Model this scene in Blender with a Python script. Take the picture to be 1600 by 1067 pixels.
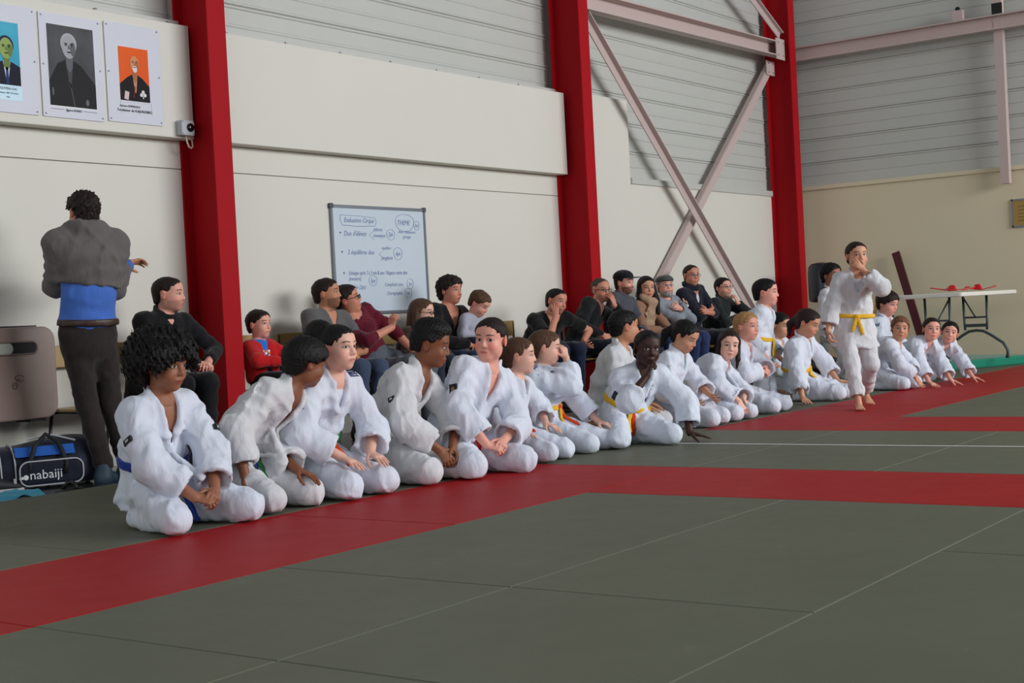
import bpy, math, random
import numpy as np
from mathutils import Vector, Matrix

for o in list(bpy.data.objects): bpy.data.objects.remove(o)
SC = bpy.context.scene
COL = SC.collection

# ---------------------------------------------------------------- camera
F_PX, YAW, PITCH, ROLL = 2207.8, 0.62328, -0.01702, -0.05241
CAM = Vector((-5.4973, -3.5690, 0.8283))
cam_d = bpy.data.cameras.new('camera'); cam = bpy.data.objects.new('camera', cam_d); COL.objects.link(cam)
cam_d.sensor_width = 36.0; cam_d.lens = F_PX / 1600 * 36.0; cam_d.clip_start = 0.05; cam_d.clip_end = 200
_F = Vector((math.cos(YAW)*math.cos(PITCH), math.sin(YAW)*math.cos(PITCH), math.sin(PITCH)))
_R0 = Vector((math.sin(YAW), -math.cos(YAW), 0)); _U0 = _R0.cross(_F)
_R = _R0*math.cos(ROLL) + _U0*math.sin(ROLL); _U = -_R0*math.sin(ROLL) + _U0*math.cos(ROLL)
cam.matrix_world = Matrix(((_R.x, _U.x, -_F.x, CAM.x), (_R.y, _U.y, -_F.y, CAM.y), (_R.z, _U.z, -_F.z, CAM.z), (0, 0, 0, 1)))
SC.camera = cam

# ---------------------------------------------------------------- light
SC.view_settings.view_transform = 'Standard'; SC.view_settings.look = 'None'
SC.view_settings.gamma = 1.0; SC.view_settings.use_curve_mapping = False
SC.view_settings.exposure = 0.0
W = bpy.data.worlds.new('world'); SC.world = W; W.use_nodes = True
W.node_tree.nodes['Background'].inputs[0].default_value = (0.86, 0.93, 1.0, 1)
W.node_tree.nodes['Background'].inputs[1].default_value = 0.19
def area_light(name, loc, target, sx, sy, power, col):
    l = bpy.data.lights.new(name, 'AREA'); l.shape = 'RECTANGLE'; l.size = sx; l.size_y = sy; l.energy = power; l.color = col
    o = bpy.data.objects.new(name, l); COL.objects.link(o); o.location = loc
    o.rotation_euler = (Vector(target)-Vector(loc)).to_track_quat('-Z', 'Y').to_euler()
    return o
# daylight from the tall window band of the wall opposite the spectators
area_light('window_daylight', (8.0, -13.0, 5.2), (4.0, 2.5, 0.8), 16.0, 3.6, 2950, (0.97, 0.985, 1.0))
# added fill light behind the photographer, brightens the end wall and near suits
area_light('rear_fill', (-13.0, -5.0, 4.0), (6.0, 1.5, 1.0), 9.0, 3.5, 380, (0.93, 0.97, 1.0))

# ---------------------------------------------------------------- materials
def lin(c):
    return tuple(((v/255)/12.92 if v/255 <= .04045 else ((v/255+.055)/1.055)**2.4) for v in c[:3])
class NT:
    def __init__(s, m):
        m.use_nodes = True; s.t = m.node_tree; s.b = s.t.nodes['Principled BSDF']
    def n(s, typ, **kw):
        x = s.t.nodes.new(typ)
        for k, v in kw.items(): setattr(x, k, v)
        return x
    def l(s, a, b): s.t.links.new(a, b)
    def put(s, sock, v):
        if hasattr(v, 'links'): s.l(v, sock)
        elif hasattr(v, '__len__') and len(v) == 3 and sock.type == 'RGBA': sock.default_value = (*v, 1)
        else: sock.default_value = v
    def m(s, op, a, b=None, c=None, clamp=False):
        x = s.n('ShaderNodeMath', operation=op, use_clamp=clamp)
        for i, v in enumerate((a, b, c)):
            if v is not None: s.put(x.inputs[i], v)
        return x.outputs[0]
    def step(s, v, lo, hi):          # 1 where v < lo, 0 where v > hi
        x = s.n('ShaderNodeMapRange', interpolation_type='SMOOTHSTEP')
        s.put(x.inputs[0], v); x.inputs[1].default_value = lo; x.inputs[2].default_value = hi
        x.inputs[3].default_value = 1; x.inputs[4].default_value = 0
        return x.outputs[0]
    def mix(s, f, a, b):
        x = s.n('ShaderNodeMix', data_type='RGBA')
        s.put(x.inputs[0], f); s.put(x.inputs[6], a); s.put(x.inputs[7], b)
        return x.outputs[2]
    def noise(s, scale, detail=3, vec=None, rough=.5):
        x = s.n('ShaderNodeTexNoise'); x.inputs['Scale'].default_value = scale; x.inputs['Detail'].default_value = detail
        x.inputs['Roughness'].default_value = rough
        if vec is not None: s.l(vec, x.inputs['Vector'])
        return x.outputs['Fac']
    def obj(s): return s.n('ShaderNodeTexCoord').outputs['Object']
    def scaled(s, v, sc):
        x = s.n('ShaderNodeMapping'); s.l(v, x.inputs[0]); x.inputs['Scale'].default_value = sc; return x.outputs[0]
    def bump(s, h, strength, dist=.01):
        x = s.n('ShaderNodeBump'); x.inputs['Strength'].default_value = strength; x.inputs['Distance'].default_value = dist
        s.put(x.inputs['Height'], h); s.l(x.outputs[0], s.b.inputs['Normal'])
_M = {}
def plain(name, col, rough=.5, metal=0, var=.06, vscale=6, bump=0, bscale=80, spec=.5, coat=0):
    key = (name, col, rough)
    if key in _M: return _M[key]
    m = bpy.data.materials.new(name); t = NT(m); c = lin(col)
    v = t.obj()
    f = t.noise(vscale, 4, v)
    a = tuple(min(1, x*(1-var)) for x in c); b = tuple(min(1, x*(1+var)) for x in c)
    t.l(t.mix(f, a, b), t.b.inputs['Base Color'])
    t.b.inputs['Roughness'].default_value = rough; t.b.inputs['Metallic'].default_value = metal
    t.b.inputs['Specular IOR Level'].default_value = spec
    if coat: t.b.inputs['Coat Weight'].default_value = coat
    if bump: t.bump(t.noise(bscale, 3, v), bump, .004)
    _M[key] = m; return m
def cloth(name, col, rough=.85, wr=.35, weave=260, stripe=None):
    key = ('cloth', name, col)
    if key in _M: return _M[key]
    m = bpy.data.materials.new(name); t = NT(m); c = lin(col); v = t.obj()
    n1 = t.noise(9, 4, v)
    base = t.mix(n1, tuple(x*.93 for x in c), tuple(min(1, x*1.05) for x in c))
    if stripe:
        w = t.n('ShaderNodeTexWave', wave_type='BANDS', bands_direction='Z'); w.inputs['Scale'].default_value = stripe[1]
        w.inputs['Distortion'].default_value = 5; w.inputs['Detail'].default_value = 3; w.inputs['Detail Scale'].default_value = 3
        t.l(v, w.inputs['Vector'])
        base = t.mix(t.step(w.outputs['Fac'], .35, .6), base, lin(stripe[0]))
    t.put(t.b.inputs['Base Color'], base)
    t.b.inputs['Roughness'].default_value = rough; t.b.inputs['Specular IOR Level'].default_value = .2
    t.b.inputs['Sheen Weight'].default_value = .15
    rg = t.m('SUBTRACT', 1.0, t.m('ABSOLUTE', t.m('MULTIPLY_ADD', t.noise(7.5, 2, t.scaled(v, (1, 1, .55))), 5.0, -2.5)), clamp=True)
    h = t.m('ADD', t.m('ADD', t.m('MULTIPLY', rg, .55), t.m('MULTIPLY', t.noise(14, 3, t.scaled(v, (1, 1, .45))), 1.0)), t.m('MULTIPLY', t.noise(weave, 1, v), .035))
    t.bump(h, wr, .02)
    _M[key] = m; return m
def hair_mat(col):
    key = ('hair', col)
    if key in _M: return _M[key]
    m = bpy.data.materials.new('hair_strands'); t = NT(m); c = lin(col); v = t.obj()
    n = t.noise(160, 3, t.scaled(v, (1, 1, .25)))
    t.l(t.mix(n, tuple(x*.55 for x in c), tuple(min(1, x*1.5) for x in c)), t.b.inputs['Base Color'])
    t.b.inputs['Roughness'].default_value = .55; t.b.inputs['Specular IOR Level'].default_value = .25
    t.bump(n, .8, .006)
    _M[key] = m; return m
def skin_mat(tone, lips=None, brow=(40, 28, 22), gaze=(0, 0), blush=.35, beard=None, iris=(60, 38, 25)):
    m = bpy.data.materials.new('skin'); t = NT(m); c = lin(tone)
    at = t.n('ShaderNodeAttribute', attribute_name='hp'); sp = t.n('ShaderNodeSeparateXYZ'); t.l(at.outputs['Vector'], sp.inputs[0])
    f, l, u = sp.outputs
    al = t.m('ABSOLUTE', l)
    front = t.m('SUBTRACT', 1.0, t.step(f, .035, .05))
    sq = lambda x: t.m('MULTIPLY', x, x)
    q = lambda x, o, w: t.m('DIVIDE', t.m('SUBTRACT', x, o), w)
    col = t.mix(t.noise(30, 3, t.obj()), tuple(x*.92 for x in c), tuple(min(1, x*1.06) for x in c))
    red = (min(1, c[0]*1.02), c[1]*.60, c[2]*.58)
    # cheeks, nose tip, ears
    ch = t.m('ADD', sq(q(al, .043, .024)), sq(q(u, -.03, .024)))
    col = t.mix(t.m('MULTIPLY', t.m('MULTIPLY', t.step(ch, .1, 1.3), front), blush), col, red)
    er = t.step(t.m('ADD', sq(q(f, -.01, .025)), sq(q(u, 0, .038))), .5, 1.0)
    col = t.mix(t.m('MULTIPLY', t.m('MULTIPLY', er, t.m('SUBTRACT', 1.0, t.step(al, .070, .076))), .45), col, red)
    if beard:
        bz = t.m('MULTIPLY', t.step(u, -.045, -.028), t.m('SUBTRACT', 1.0, t.step(f, -.005, .02)))
        col = t.mix(t.m('MULTIPLY', bz, beard[1]), col, lin(beard[0]))
    # brows
    arch = t.m('SUBTRACT', t.m('SUBTRACT', u, .0265), t.m('MULTIPLY', t.m('SUBTRACT', 1.0, sq(q(al, .034, .022))), .005))
    bx = sq(q(al, .033, .021)); bw = t.m('ADD', t.m('MULTIPLY', bx, bx), sq(t.m('DIVIDE', arch, .0042)))
    col = t.mix(t.m('MULTIPLY', t.m('MULTIPLY', t.step(bw, .5, 1.3), front), .85), col, lin(brow))
    # eyes
    ex = sq(q(al, .0315, .0158)); ey = sq(q(u, .004, .0072)); de = t.m('ADD', ex, ey)
    lash = t.m('MULTIPLY', t.step(de, 1.1, 1.9), t.m('SUBTRACT', 1.0, t.step(u, .000, .007)))
    col = t.mix(t.m('MULTIPLY', lash, front), col, tuple(x*.16 for x in c))
    crease = t.m('MULTIPLY', t.step(de, 1.2, 2.6), .35)
    col = t.mix(t.m('MULTIPLY', crease, front), col, tuple(x*.55 for x in c))
    eye = t.m('MULTIPLY', t.step(de, .75, 1.05), front)
    sg = t.m('SIGN', l); lx = t.m('SUBTRACT', t.m('SUBTRACT', l, t.m('MULTIPLY', sg, .0315)), gaze[0])
    ir = t.m('SQRT', t.m('ADD', sq(lx), sq(t.m('SUBTRACT', u, .0048+gaze[1]))))
    ec = t.mix(t.step(ir, .0066, .0078), (.44, .42, .41), lin(iris))
    ec = t.mix(t.step(ir, .0025, .0035), ec, (.004, .004, .004))
    col = t.mix(eye, col, ec)
    # lips, mouth line, nostrils
    lp = t.m('ADD', sq(q(l, 0, .0235)), sq(q(u, -.0605, .0100)))
    lc = lin(lips) if lips else (c[0]*.82, c[1]*.42, c[2]*.45)
    col = t.mix(t.m('MULTIPLY', t.m('MULTIPLY', t.step(lp, .6, 1.15), front), .8), col, lc)
    ml = t.m('ADD', sq(q(l, 0, .0215)), sq(q(u, -.0600, .0016)))
    col = t.mix(t.m('MULTIPLY', t.m('MULTIPLY', t.step(ml, .6, 1.2), front), .8), col, tuple(x*.15 for x in c))
    ns = t.m('ADD', sq(q(al, .0075, .0038)), sq(q(u, -.0405, .0026)))
    col = t.mix(t.m('MULTIPLY', t.m('MULTIPLY', t.step(ns, .5, 1.2), front), .75), col, tuple(x*.12 for x in c))
    t.put(t.b.inputs['Base Color'], col)
    t.b.inputs['Roughness'].default_value = .52; t.b.inputs['Specular IOR Level'].default_value = .35
    t.b.inputs['Subsurface Weight'].default_value = .0
    return m

# ---------------------------------------------------------------- object helpers
def tag(o, label=None, cat=None, group=None, kind=None):
    for k, v in (('label', label), ('category', cat), ('group', group), ('kind', kind)):
        if v: o[k] = v
    return o
def empty(name, loc=(0, 0, 0), rz=0):
    o = bpy.data.objects.new(name, None); COL.objects.link(o); o.location = loc; o.rotation_euler = (0, 0, rz)
    o.empty_display_size = .1
    return o
class MB:
    """collects simple solids; build() links them as one mesh"""
    def __init__(s): s.v = []; s.f = []
    def add(s, vs, fs):
        o = len(s.v); s.v += [tuple(x) for x in vs]; s.f += [tuple(i+o for i in f) for f in fs]; return s
    def box(s, lo, hi, M=None):
        (a, b, c), (d, e, g) = lo, hi
        vs = [Vector(p) for p in ((a, b, c), (d, b, c), (d, e, c), (a, e, c), (a, b, g), (d, b, g), (d, e, g), (a, e, g))]
        if M: vs = [M @ p for p in vs]
        return s.add(vs, [(0, 3, 2, 1), (4, 5, 6, 7), (0, 1, 5, 4), (1, 2, 6, 5), (2, 3, 7, 6), (3, 0, 4, 7)])
    def bar(s, a, b, w, h, up=(0, 0, 1)):
        a, b = Vector(a), Vector(b); d = (b-a).normalized(); x = d.cross(Vector(up)).normalized(); y = x.cross(d)
        vs = [p + x*sx*w/2 + y*sy*h/2 for p in (a, b) for sx, sy in ((-1, -1), (1, -1), (1, 1), (-1, 1))]
        return s.add(vs, [(0, 1, 2, 3), (7, 6, 5, 4), (0, 4, 5, 1), (1, 5, 6, 2), (2, 6, 7, 3), (3, 7, 4, 0)])
    def tube(s, pts, r, n=8, closed=False):
        pts = [Vector(p) for p in pts]; rings = []; N = len(pts); prev = None
        for i, p in enumerate(pts):
            a = pts[i-1] if (i > 0 or closed) else p; b = pts[(i+1) % N] if (i < N-1 or closed) else p
            d = (b-a).normalized()
            if prev is None: prev = d.orthogonal().normalized()
            prev = (prev - d*prev.dot(d)).normalized(); y = d.cross(prev)
            rr = r[i] if hasattr(r, '__len__') else r
            rings.append([p + prev*math.cos(2*math.pi*k/n)*rr + y*math.sin(2*math.pi*k/n)*rr for k in range(n)])
        vs = [v for R in rings for v in R]; fs = []
        for i in range(N if closed else N-1):
            j = (i+1) % N
            for k in range(n): fs.append((i*n+k, i*n+(k+1) % n, j*n+(k+1) % n, j*n+k))
        if not closed: fs += [tuple(range(n-1, -1, -1)), tuple((N-1)*n+k for k in range(n))]
        return s.add(vs, fs)
    def prism(s, poly, h0, h1, M=None):
        """poly of (x, z) extruded along y from h0 to h1"""
        n = len(poly); vs = [Vector((x, h0, z)) for x, z in poly] + [Vector((x, h1, z)) for x, z in poly]
        if M: vs = [M @ v for v in vs]
        fs = [tuple(range(n)), tuple(range(2*n-1, n-1, -1))] + [(i, i+n, (i+1) % n+n, (i+1) % n) for i in range(n)]
        return s.add(vs, fs)
    def lathe(s, prof, c=(0, 0, 0), n=20):
        c = Vector(c); m = len(prof)
        vs = [c + Vector((r*math.cos(2*math.pi*k/n), r*math.sin(2*math.pi*k/n), z)) for r, z in prof for k in range(n)]
        fs = [(i*n+k, i*n+(k+1) % n, (i+1)*n+(k+1) % n, (i+1)*n+k) for i in range(m-1) for k in range(n)]
        fs += [tuple(range(n-1, -1, -1)), tuple((m-1)*n+k for k in range(n))]
        return s.add(vs, fs)
    def build(s, name, mat, parent=None, smooth=False, bevel=0, loc=None):
        me = bpy.data.meshes.new(name); me.from_pydata(s.v, [], s.f); me.validate(); me.update()
        o = bpy.data.objects.new(name, me); COL.objects.link(o)
        me.materials.append(mat)
        if smooth: me.polygons.foreach_set('use_smooth', [True]*len(me.polygons))
        if bevel:
            b = o.modifiers.new('bevel', 'BEVEL'); b.width = bevel; b.segments = 2; b.limit_method = 'ANGLE'
        if loc: o.location = loc
        if parent: o.parent = parent
        return o
def rounded(x0, z0, x1, z1, r, n=5):
    out = []
    for cx, cz, a0 in ((x1-r, z1-r, 0), (x0+r, z1-r, 90), (x0+r, z0+r, 180), (x1-r, z0+r, 270)):
        for k in range(n+1):
            a = math.radians(a0+90*k/n); out.append((cx+r*math.cos(a), cz+r*math.sin(a)))
    return out
def text(body, size, M, mat, parent, name='lettering', shear=0, align='LEFT', ext=.0004, sx=1):
    c = bpy.data.curves.new(name, 'FONT'); c.body = body; c.size = size; c.shear = shear; c.align_x = align; c.extrude = ext
    c.resolution_u = 2; o = bpy.data.objects.new(name, c); COL.objects.link(o)
    me = bpy.data.meshes.new_from_object(o.evaluated_get(bpy.context.evaluated_depsgraph_get())); bpy.data.objects.remove(o); bpy.data.curves.remove(c)
    me.name = name; me.materials.clear(); me.materials.append(mat)
    o = bpy.data.objects.new(name, me); COL.objects.link(o)
    o.parent = parent; o.matrix_local = M @ Matrix.Diagonal((sx, 1, 1, 1))
    return o
def shared(name, me, parent, loc=(0, 0, 0), rz=0):
    o = bpy.data.objects.new(name, me); COL.objects.link(o); o.location = loc; o.rotation_euler = (0, 0, rz); o.parent = parent
    return o
# ================================================================ the setting
WY = 4.15            # face of the wall behind the spectators
XR = 11.5            # face of the end wall
M_cream = plain('cream_paint', (218, 215, 205), .6, var=.03, vscale=1.2, bump=.05, bscale=60)
M_cream2 = plain('end_wall_paint', (220, 208, 178), .6, var=.03, vscale=1.2, bump=.05, bscale=60)
M_siding = plain('grey_siding', (192, 193, 187), .45, var=.05, vscale=1.6, bump=.05, bscale=20)
M_red = plain('red_steel_paint', (166, 16, 26), .6, var=.08, vscale=3, bump=.05, bscale=50, spec=.12)
M_beige = plain('pinkish_beige_paint', (196, 176, 172), .5, var=.04, vscale=4)
M_floor = plain('dark_vinyl_floor', (44, 45, 48), .2, var=.15, vscale=3)
M_dark = plain('black_plastic', (18, 18, 20), .4)
M_steel = plain('brushed_metal', (150, 152, 155), .35, .8)
M_black = plain('black_ink', (15, 15, 18), .7)
def mat_material(name, col, rough):
    m = bpy.data.materials.new(name); t = NT(m); c = lin(col); v = t.obj()
    g = t.n('ShaderNodeNewGeometry').outputs['Position']
    n1 = t.noise(1.3, 5, g, .6); n2 = t.noise(40, 2, t.scaled(g, (1, 6, 1)))
    n3 = t.noise(7, 4, g, .65)
    base = t.mix(n1, tuple(x*.84 for x in c), tuple(x*1.14 for x in c))
    base = t.mix(t.m('MULTIPLY', n2, .25), base, tuple(x*.8 for x in c))
    scuff = t.step(n3, .27, .36)
    base = t.mix(t.m('MULTIPLY', scuff, .18), base, tuple(min(1, x*1.5+.02) for x in c))
    rnd = t.n('ShaderNodeObjectInfo').outputs['Random']
    base = t.mix(t.m('MULTIPLY', rnd, .22), base, tuple(x*.78 for x in c))
    t.put(t.b.inputs['Base Color'], base)
    t.put(t.b.inputs['Roughness'], t.m('MULTIPLY_ADD', n3, .14, rough))
    t.b.inputs['Specular IOR Level'].default_value = .12
    t.bump(t.m('ADD', t.noise(420, 1, g), t.m('MULTIPLY', n2, .3)), .12, .002)
    return m
M_matg = mat_material('grey_green_vinyl', (104, 107, 90), .44)
M_matr = mat_material('red_vinyl', (168, 22, 26), .44)

floor = MB().box((-9, -12, -.2), (XR+.3, WY+.3, -.025)).build('floor', M_floor)
tag(floor, 'dark vinyl hall floor covered with grey-green and red judo mats', kind='structure')
_mm = {}
def mat_tile(x0, x1, y0, y1, red):
    lx, ly = round(x1-x0, 3), round(y1-y0, 3); key = (lx, ly, red)
    if key not in _mm:
        a, b, g, c = lx/2-.0012, ly/2-.0012, .004, .004
        vs = [(sx*a, sy*b, -.025) for sx, sy in ((-1, -1), (1, -1), (1, 1), (-1, 1))]
        vs += [(sx*a, sy*b, -c) for sx, sy in ((-1, -1), (1, -1), (1, 1), (-1, 1))]
        vs += [(sx*(a-g), sy*(b-g), 0) for sx, sy in ((-1, -1), (1, -1), (1, 1), (-1, 1))]
        fs = [(8, 9, 10, 11)]
        for k in range(4):
            j = (k+1) % 4; fs += [(k, j, 4+j, 4+k), (4+k, 4+j, 8+j, 8+k)]
        me = bpy.data.meshes.new('judo_mat'); me.from_pydata(vs, [], fs); me.materials.append(M_matr if red else M_matg); _mm[key] = me
    return shared('judo_mat', _mm[key], floor, ((x0+x1)/2, (y0+y1)/2, 0))
def row(y0, y1, cuts, red=False):
    for a, b in zip(cuts[:-1], cuts[1:]): mat_tile(a, b, y0, y1, red)
row(2, 3, [-7, -5, -3, -1, 1, 3, 5, 7, 9, 11])
row(1, 2, [-6, -4, -2, 0, 2, 4, 6, 8, 10, 11])
row(0, 1, [-7, -5, -3, -1, 1], True); row(0, 1, [1, 3]); row(0, 1, [3, 5, 7, 9, 11], True)
for j, y0 in enumerate(range(-1, -10, -1)):
    y1 = y0+1
    row(y0, y1, ([-7, -5, -3, -2, 0] if j < 2 else ([-7, -5, -3, -1, 0] if j % 2 == 0 else [-6, -4, -2, 0])))
    row(y0, y1, [1, 3]); row(y0, y1, [4, 6, 8, 10, 11] if j % 2 else [4, 5, 7, 9, 11])
for y0 in range(-2, -10, -2):
    mat_tile(0, 1, y0, y0+2, True); mat_tile(3, 4, y0, y0+2, True)
tp = MB()
ys = [1.15 - .3*k for k in range(30)]
for a, b in zip(ys[:-1], ys[1:]):
    w = lambda y: 2.13 + .006*math.sin(y*2.1) - .012*(y-1)
    tp.add([(w(a)-.016, a, .0012), (w(a)+.016, a, .0012), (w(b)+.016, b, .0012), (w(b)-.016, b, .0012)], [(0, 3, 2, 1)])
tag(tp.build('floor_tape', plain('white_tape', (225, 228, 225), .5)), 'long white tape line stuck across the grey mats between the red borders', 'tape')

# ---- wall behind the spectators
wl = MB().box((-9, WY, -.03), (XR+.3, WY+.2, 1.996)).build('wall_left', M_cream); tag(wl, kind='structure')
MB().box((6.2, WY, 1.996), (XR, WY+.2, 2.004)).build('lower_board', M_cream, wl)
MB().box((-9, WY+.012, 1.996), (6.2, WY+.2, 2.004)).build('joint', plain('joint_shadow_gap', (150, 146, 132), .8), wl)
MB().box((-9, WY, 2.004), (XR, WY+.2, 2.2)).build('upper_board', M_cream, wl)
MB().box((6.3, WY, 2.2), (7.56, WY+.2, 3.07)).build('upper_board', M_cream, wl)
MB().box((7.56, WY-.02, 2.185), (11.03, WY+.05, 2.25)).build('flashing', M_siding, wl)
bb = MB().box((-9, WY-.012, -.025), (XR, WY, .055)).build('baseboard_left', M_cream); tag(bb, kind='structure')
def siding(parent, a, b, z0, z1, axis, face, step=.30):
    """horizontal profiled metal sheets, one object per sheet"""
    prof = [(0, .0), (.006, .016), (.02, .016), (.028, .006), (.13, .005), (.138, .011), (.152, .011), (.16, .005), (.27, .005), (.278, .016), (.292, .016), (.3, .0)]
    vs, fs = [], []; L = b-a; n = len(prof)
    for i, (z, d) in enumerate(prof):
        z = z*step/.3
        if axis == 'x': vs += [(0, -d, z), (L, -d, z)]
        else: vs += [(-d, 0, z), (-d, -L, z)]
    for i in range(n-1): fs.append((2*i, 2*i+1, 2*i+3, 2*i+2))
    me = bpy.data.meshes.new('siding_sheet'); me.from_pydata(vs, [], fs); me.materials.append(M_siding)
    z = z0
    while z < z1:
        shared('siding_sheet', me, parent, (a, face, z) if axis == 'x' else (face, b, z)); z += step
siding(wl, -9, 1.36, 2.98, 6.0, 'x', WY+.10)
siding(wl, 1.45, 6.2, 2.98, 6.0, 'x', WY+.10)
siding(wl, 6.25, 11.3, 2.24, 6.2, 'x', WY+.07)
MB().box((-9, WY+.11, 2.9), (XR, WY+.2, 6.4)).build('backing', M_siding, wl)
for i, (x0, x1) in enumerate(((-9, 1.365), (1.46, 6.16))):
    t_ = MB().box((x0, WY-.12, 2.2), (x1, WY+.1, 3.0)).build('trim_%d' % (i+1), M_cream, bevel=.006); tag(t_, kind='structure')
    fl = MB().box((x0, WY-.02, 3.0), (x1, WY+.09, 3.05)).build('flashing', M_siding, t_)
    k = x0+.35 if i else -.6
    while k < x1:
        MB().lathe([(.012, 0), (.012, .004), (.006, .007)], n=8).build('screw', M_steel, t_).location = (k, WY-.03, 3.03)
        k += .62
# ---- end wall
wr = MB().box((XR, -12, -.03), (XR+.2, WY+.2, 2.25)).build('wall_right', M_cream2); tag(wr, kind='structure')
MB().box((XR-.03, -12, 2.25), (XR+.1, WY, 2.30)).build('ledge', M_cream2, wr)
siding(wr, -12, WY, 2.30, 6.2, 'y', XR+.05)
MB().box((XR+.06, -12, 2.2), (XR+.2, WY+.2, 6.4)).build('backing', M_siding, wr)
tag(MB().box((XR-.012, -12, -.025), (XR, WY, .06)).build('baseboard_right', M_cream2), kind='structure')

# ---- steel columns
def column(x0, label):
    e = empty('steel_column', (x0, WY, 0))
    y0, y1 = -.35, -.001
    MB().box((0, y0, -.02), (.17, y0+.014, 6.4)).build('front_flange', M_red, e)
    MB().box((0, y1-.014, -.02), (.17, y1, 6.4)).build('back_flange', M_red, e)
    MB().box((.08, y0+.014, -.02), (.09, y1-.014, 6.4)).build('web', M_red, e)
    MB().box((-.03, y0-.03, -.022), (.20, y1, -.002)).build('base_plate', M_red, e)
    return tag(e, label, 'column', 'red steel columns along the wall')
c1 = column(1.33, 'red steel column between the portrait panel and the whiteboard')
c2 = column(6.14, 'red steel column between the long wall panel and the crossed braces')
c3 = column(11.02, 'red steel column in the corner of the hall beside the crossed braces')
def gusset(parent, x, y, z, w, h):
    g = MB().box((x-w/2, y-.006, z-h/2), (x+w/2, y+.006, z+h/2)).build('gusset_plate', M_beige, parent)
    for sx in (-.3, .3):
        for sz in (-.3, .3):
            b = MB().lathe([(.009, 0), (.009, .008), (.005, .011)], n=6).build('bolt', M_steel, g)
            b.location = (x+sx*w, y-.006, z+sz*h); b.rotation_euler = (math.pi/2, 0, 0)
def beam(name, a, b, w, h, label, up=(0, 0, 1), angle=False):
    e = empty(name, a); A, B = Vector((0, 0, 0)), Vector(b)-Vector(a)
    d = B.normalized(); x = d.cross(Vector(up)).normalized(); y = x.cross(d)
    if angle:      # L-section: a flat leg and an upstanding leg
        MB().bar(A, B, .012, h, up).build('leg', M_beige, e)
        MB().bar(A+y*(h/2)+x*w/2, B+y*(h/2)+x*w/2, w, .012, up).build('leg', M_beige, e)
    else:          # channel: web and two flanges
        MB().bar(A, B, .012, h, up).build('web', M_beige, e)
        for s in (-1, 1):
            MB().bar(A+y*s*(h/2)+x*w/2, B+y*s*(h/2)+x*w/2, w, .014, up).build('flange', M_beige, e)
    return tag(e, label, 'beam')
yb = WY-.15
b1 = beam('tie_beam', (6.31, yb, 3.93), (11.02, yb, 4.0), .12, .17, 'pinkish beige horizontal beam tying two red columns above the crossed braces')
gusset(b1, 4.60, .0-.12, .06, .24, .26)
beam('cross_brace', (6.5, yb-.02, 3.80), (10.75, yb-.02, .02), .06, .10, 'pinkish beige diagonal brace running down toward the corner column, in front of its twin', angle=True)
br2 = beam('cross_brace', (11.0, yb+.06, 3.80), (6.75, yb+.06, .06), .06, .10, 'pinkish beige diagonal brace running down away from the corner column, behind its twin', angle=True)
gusset(br2, -.06, -.02, -.02, .22, .18)
beam('cross_brace', (9.4, yb-.10, 4.9), (10.95, yb-.10, 4.16), .05, .09, 'short upper diagonal brace meeting the beam end at the corner column', angle=True)
b2 = beam('tie_beam', (XR-.16, 3.95, 3.96), (XR-.16, -9, 3.96), .1, .16, 'long pinkish beige beam running along the end wall siding')
MB().box((-.02, -2.22, .08), (.06, -2.10, .22)).build('bracket', M_beige, b2)
MB().lathe([(.02, 0), (.03, .02), (.02, .04)], (.0, -2.16, .22), 10).build('bolt_cap', M_dark, b2)
MB().box((-.05, -.06, -.14), (.05, .0, .14)).build('end_plate', M_beige, b2)
pe = empty('hanging_post', (XR-.12, 1.33, 2.09))
MB().box((-.05, -.05, 0), (.05, .05, 4.2)).build('post', M_beige, pe); MB().box((-.06, -.06, 1.96), (-.05, .06, 2.1)).build('clip', M_dark, pe)
tag(pe, 'pinkish beige vertical post hanging down the end wall siding', 'post')

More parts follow.
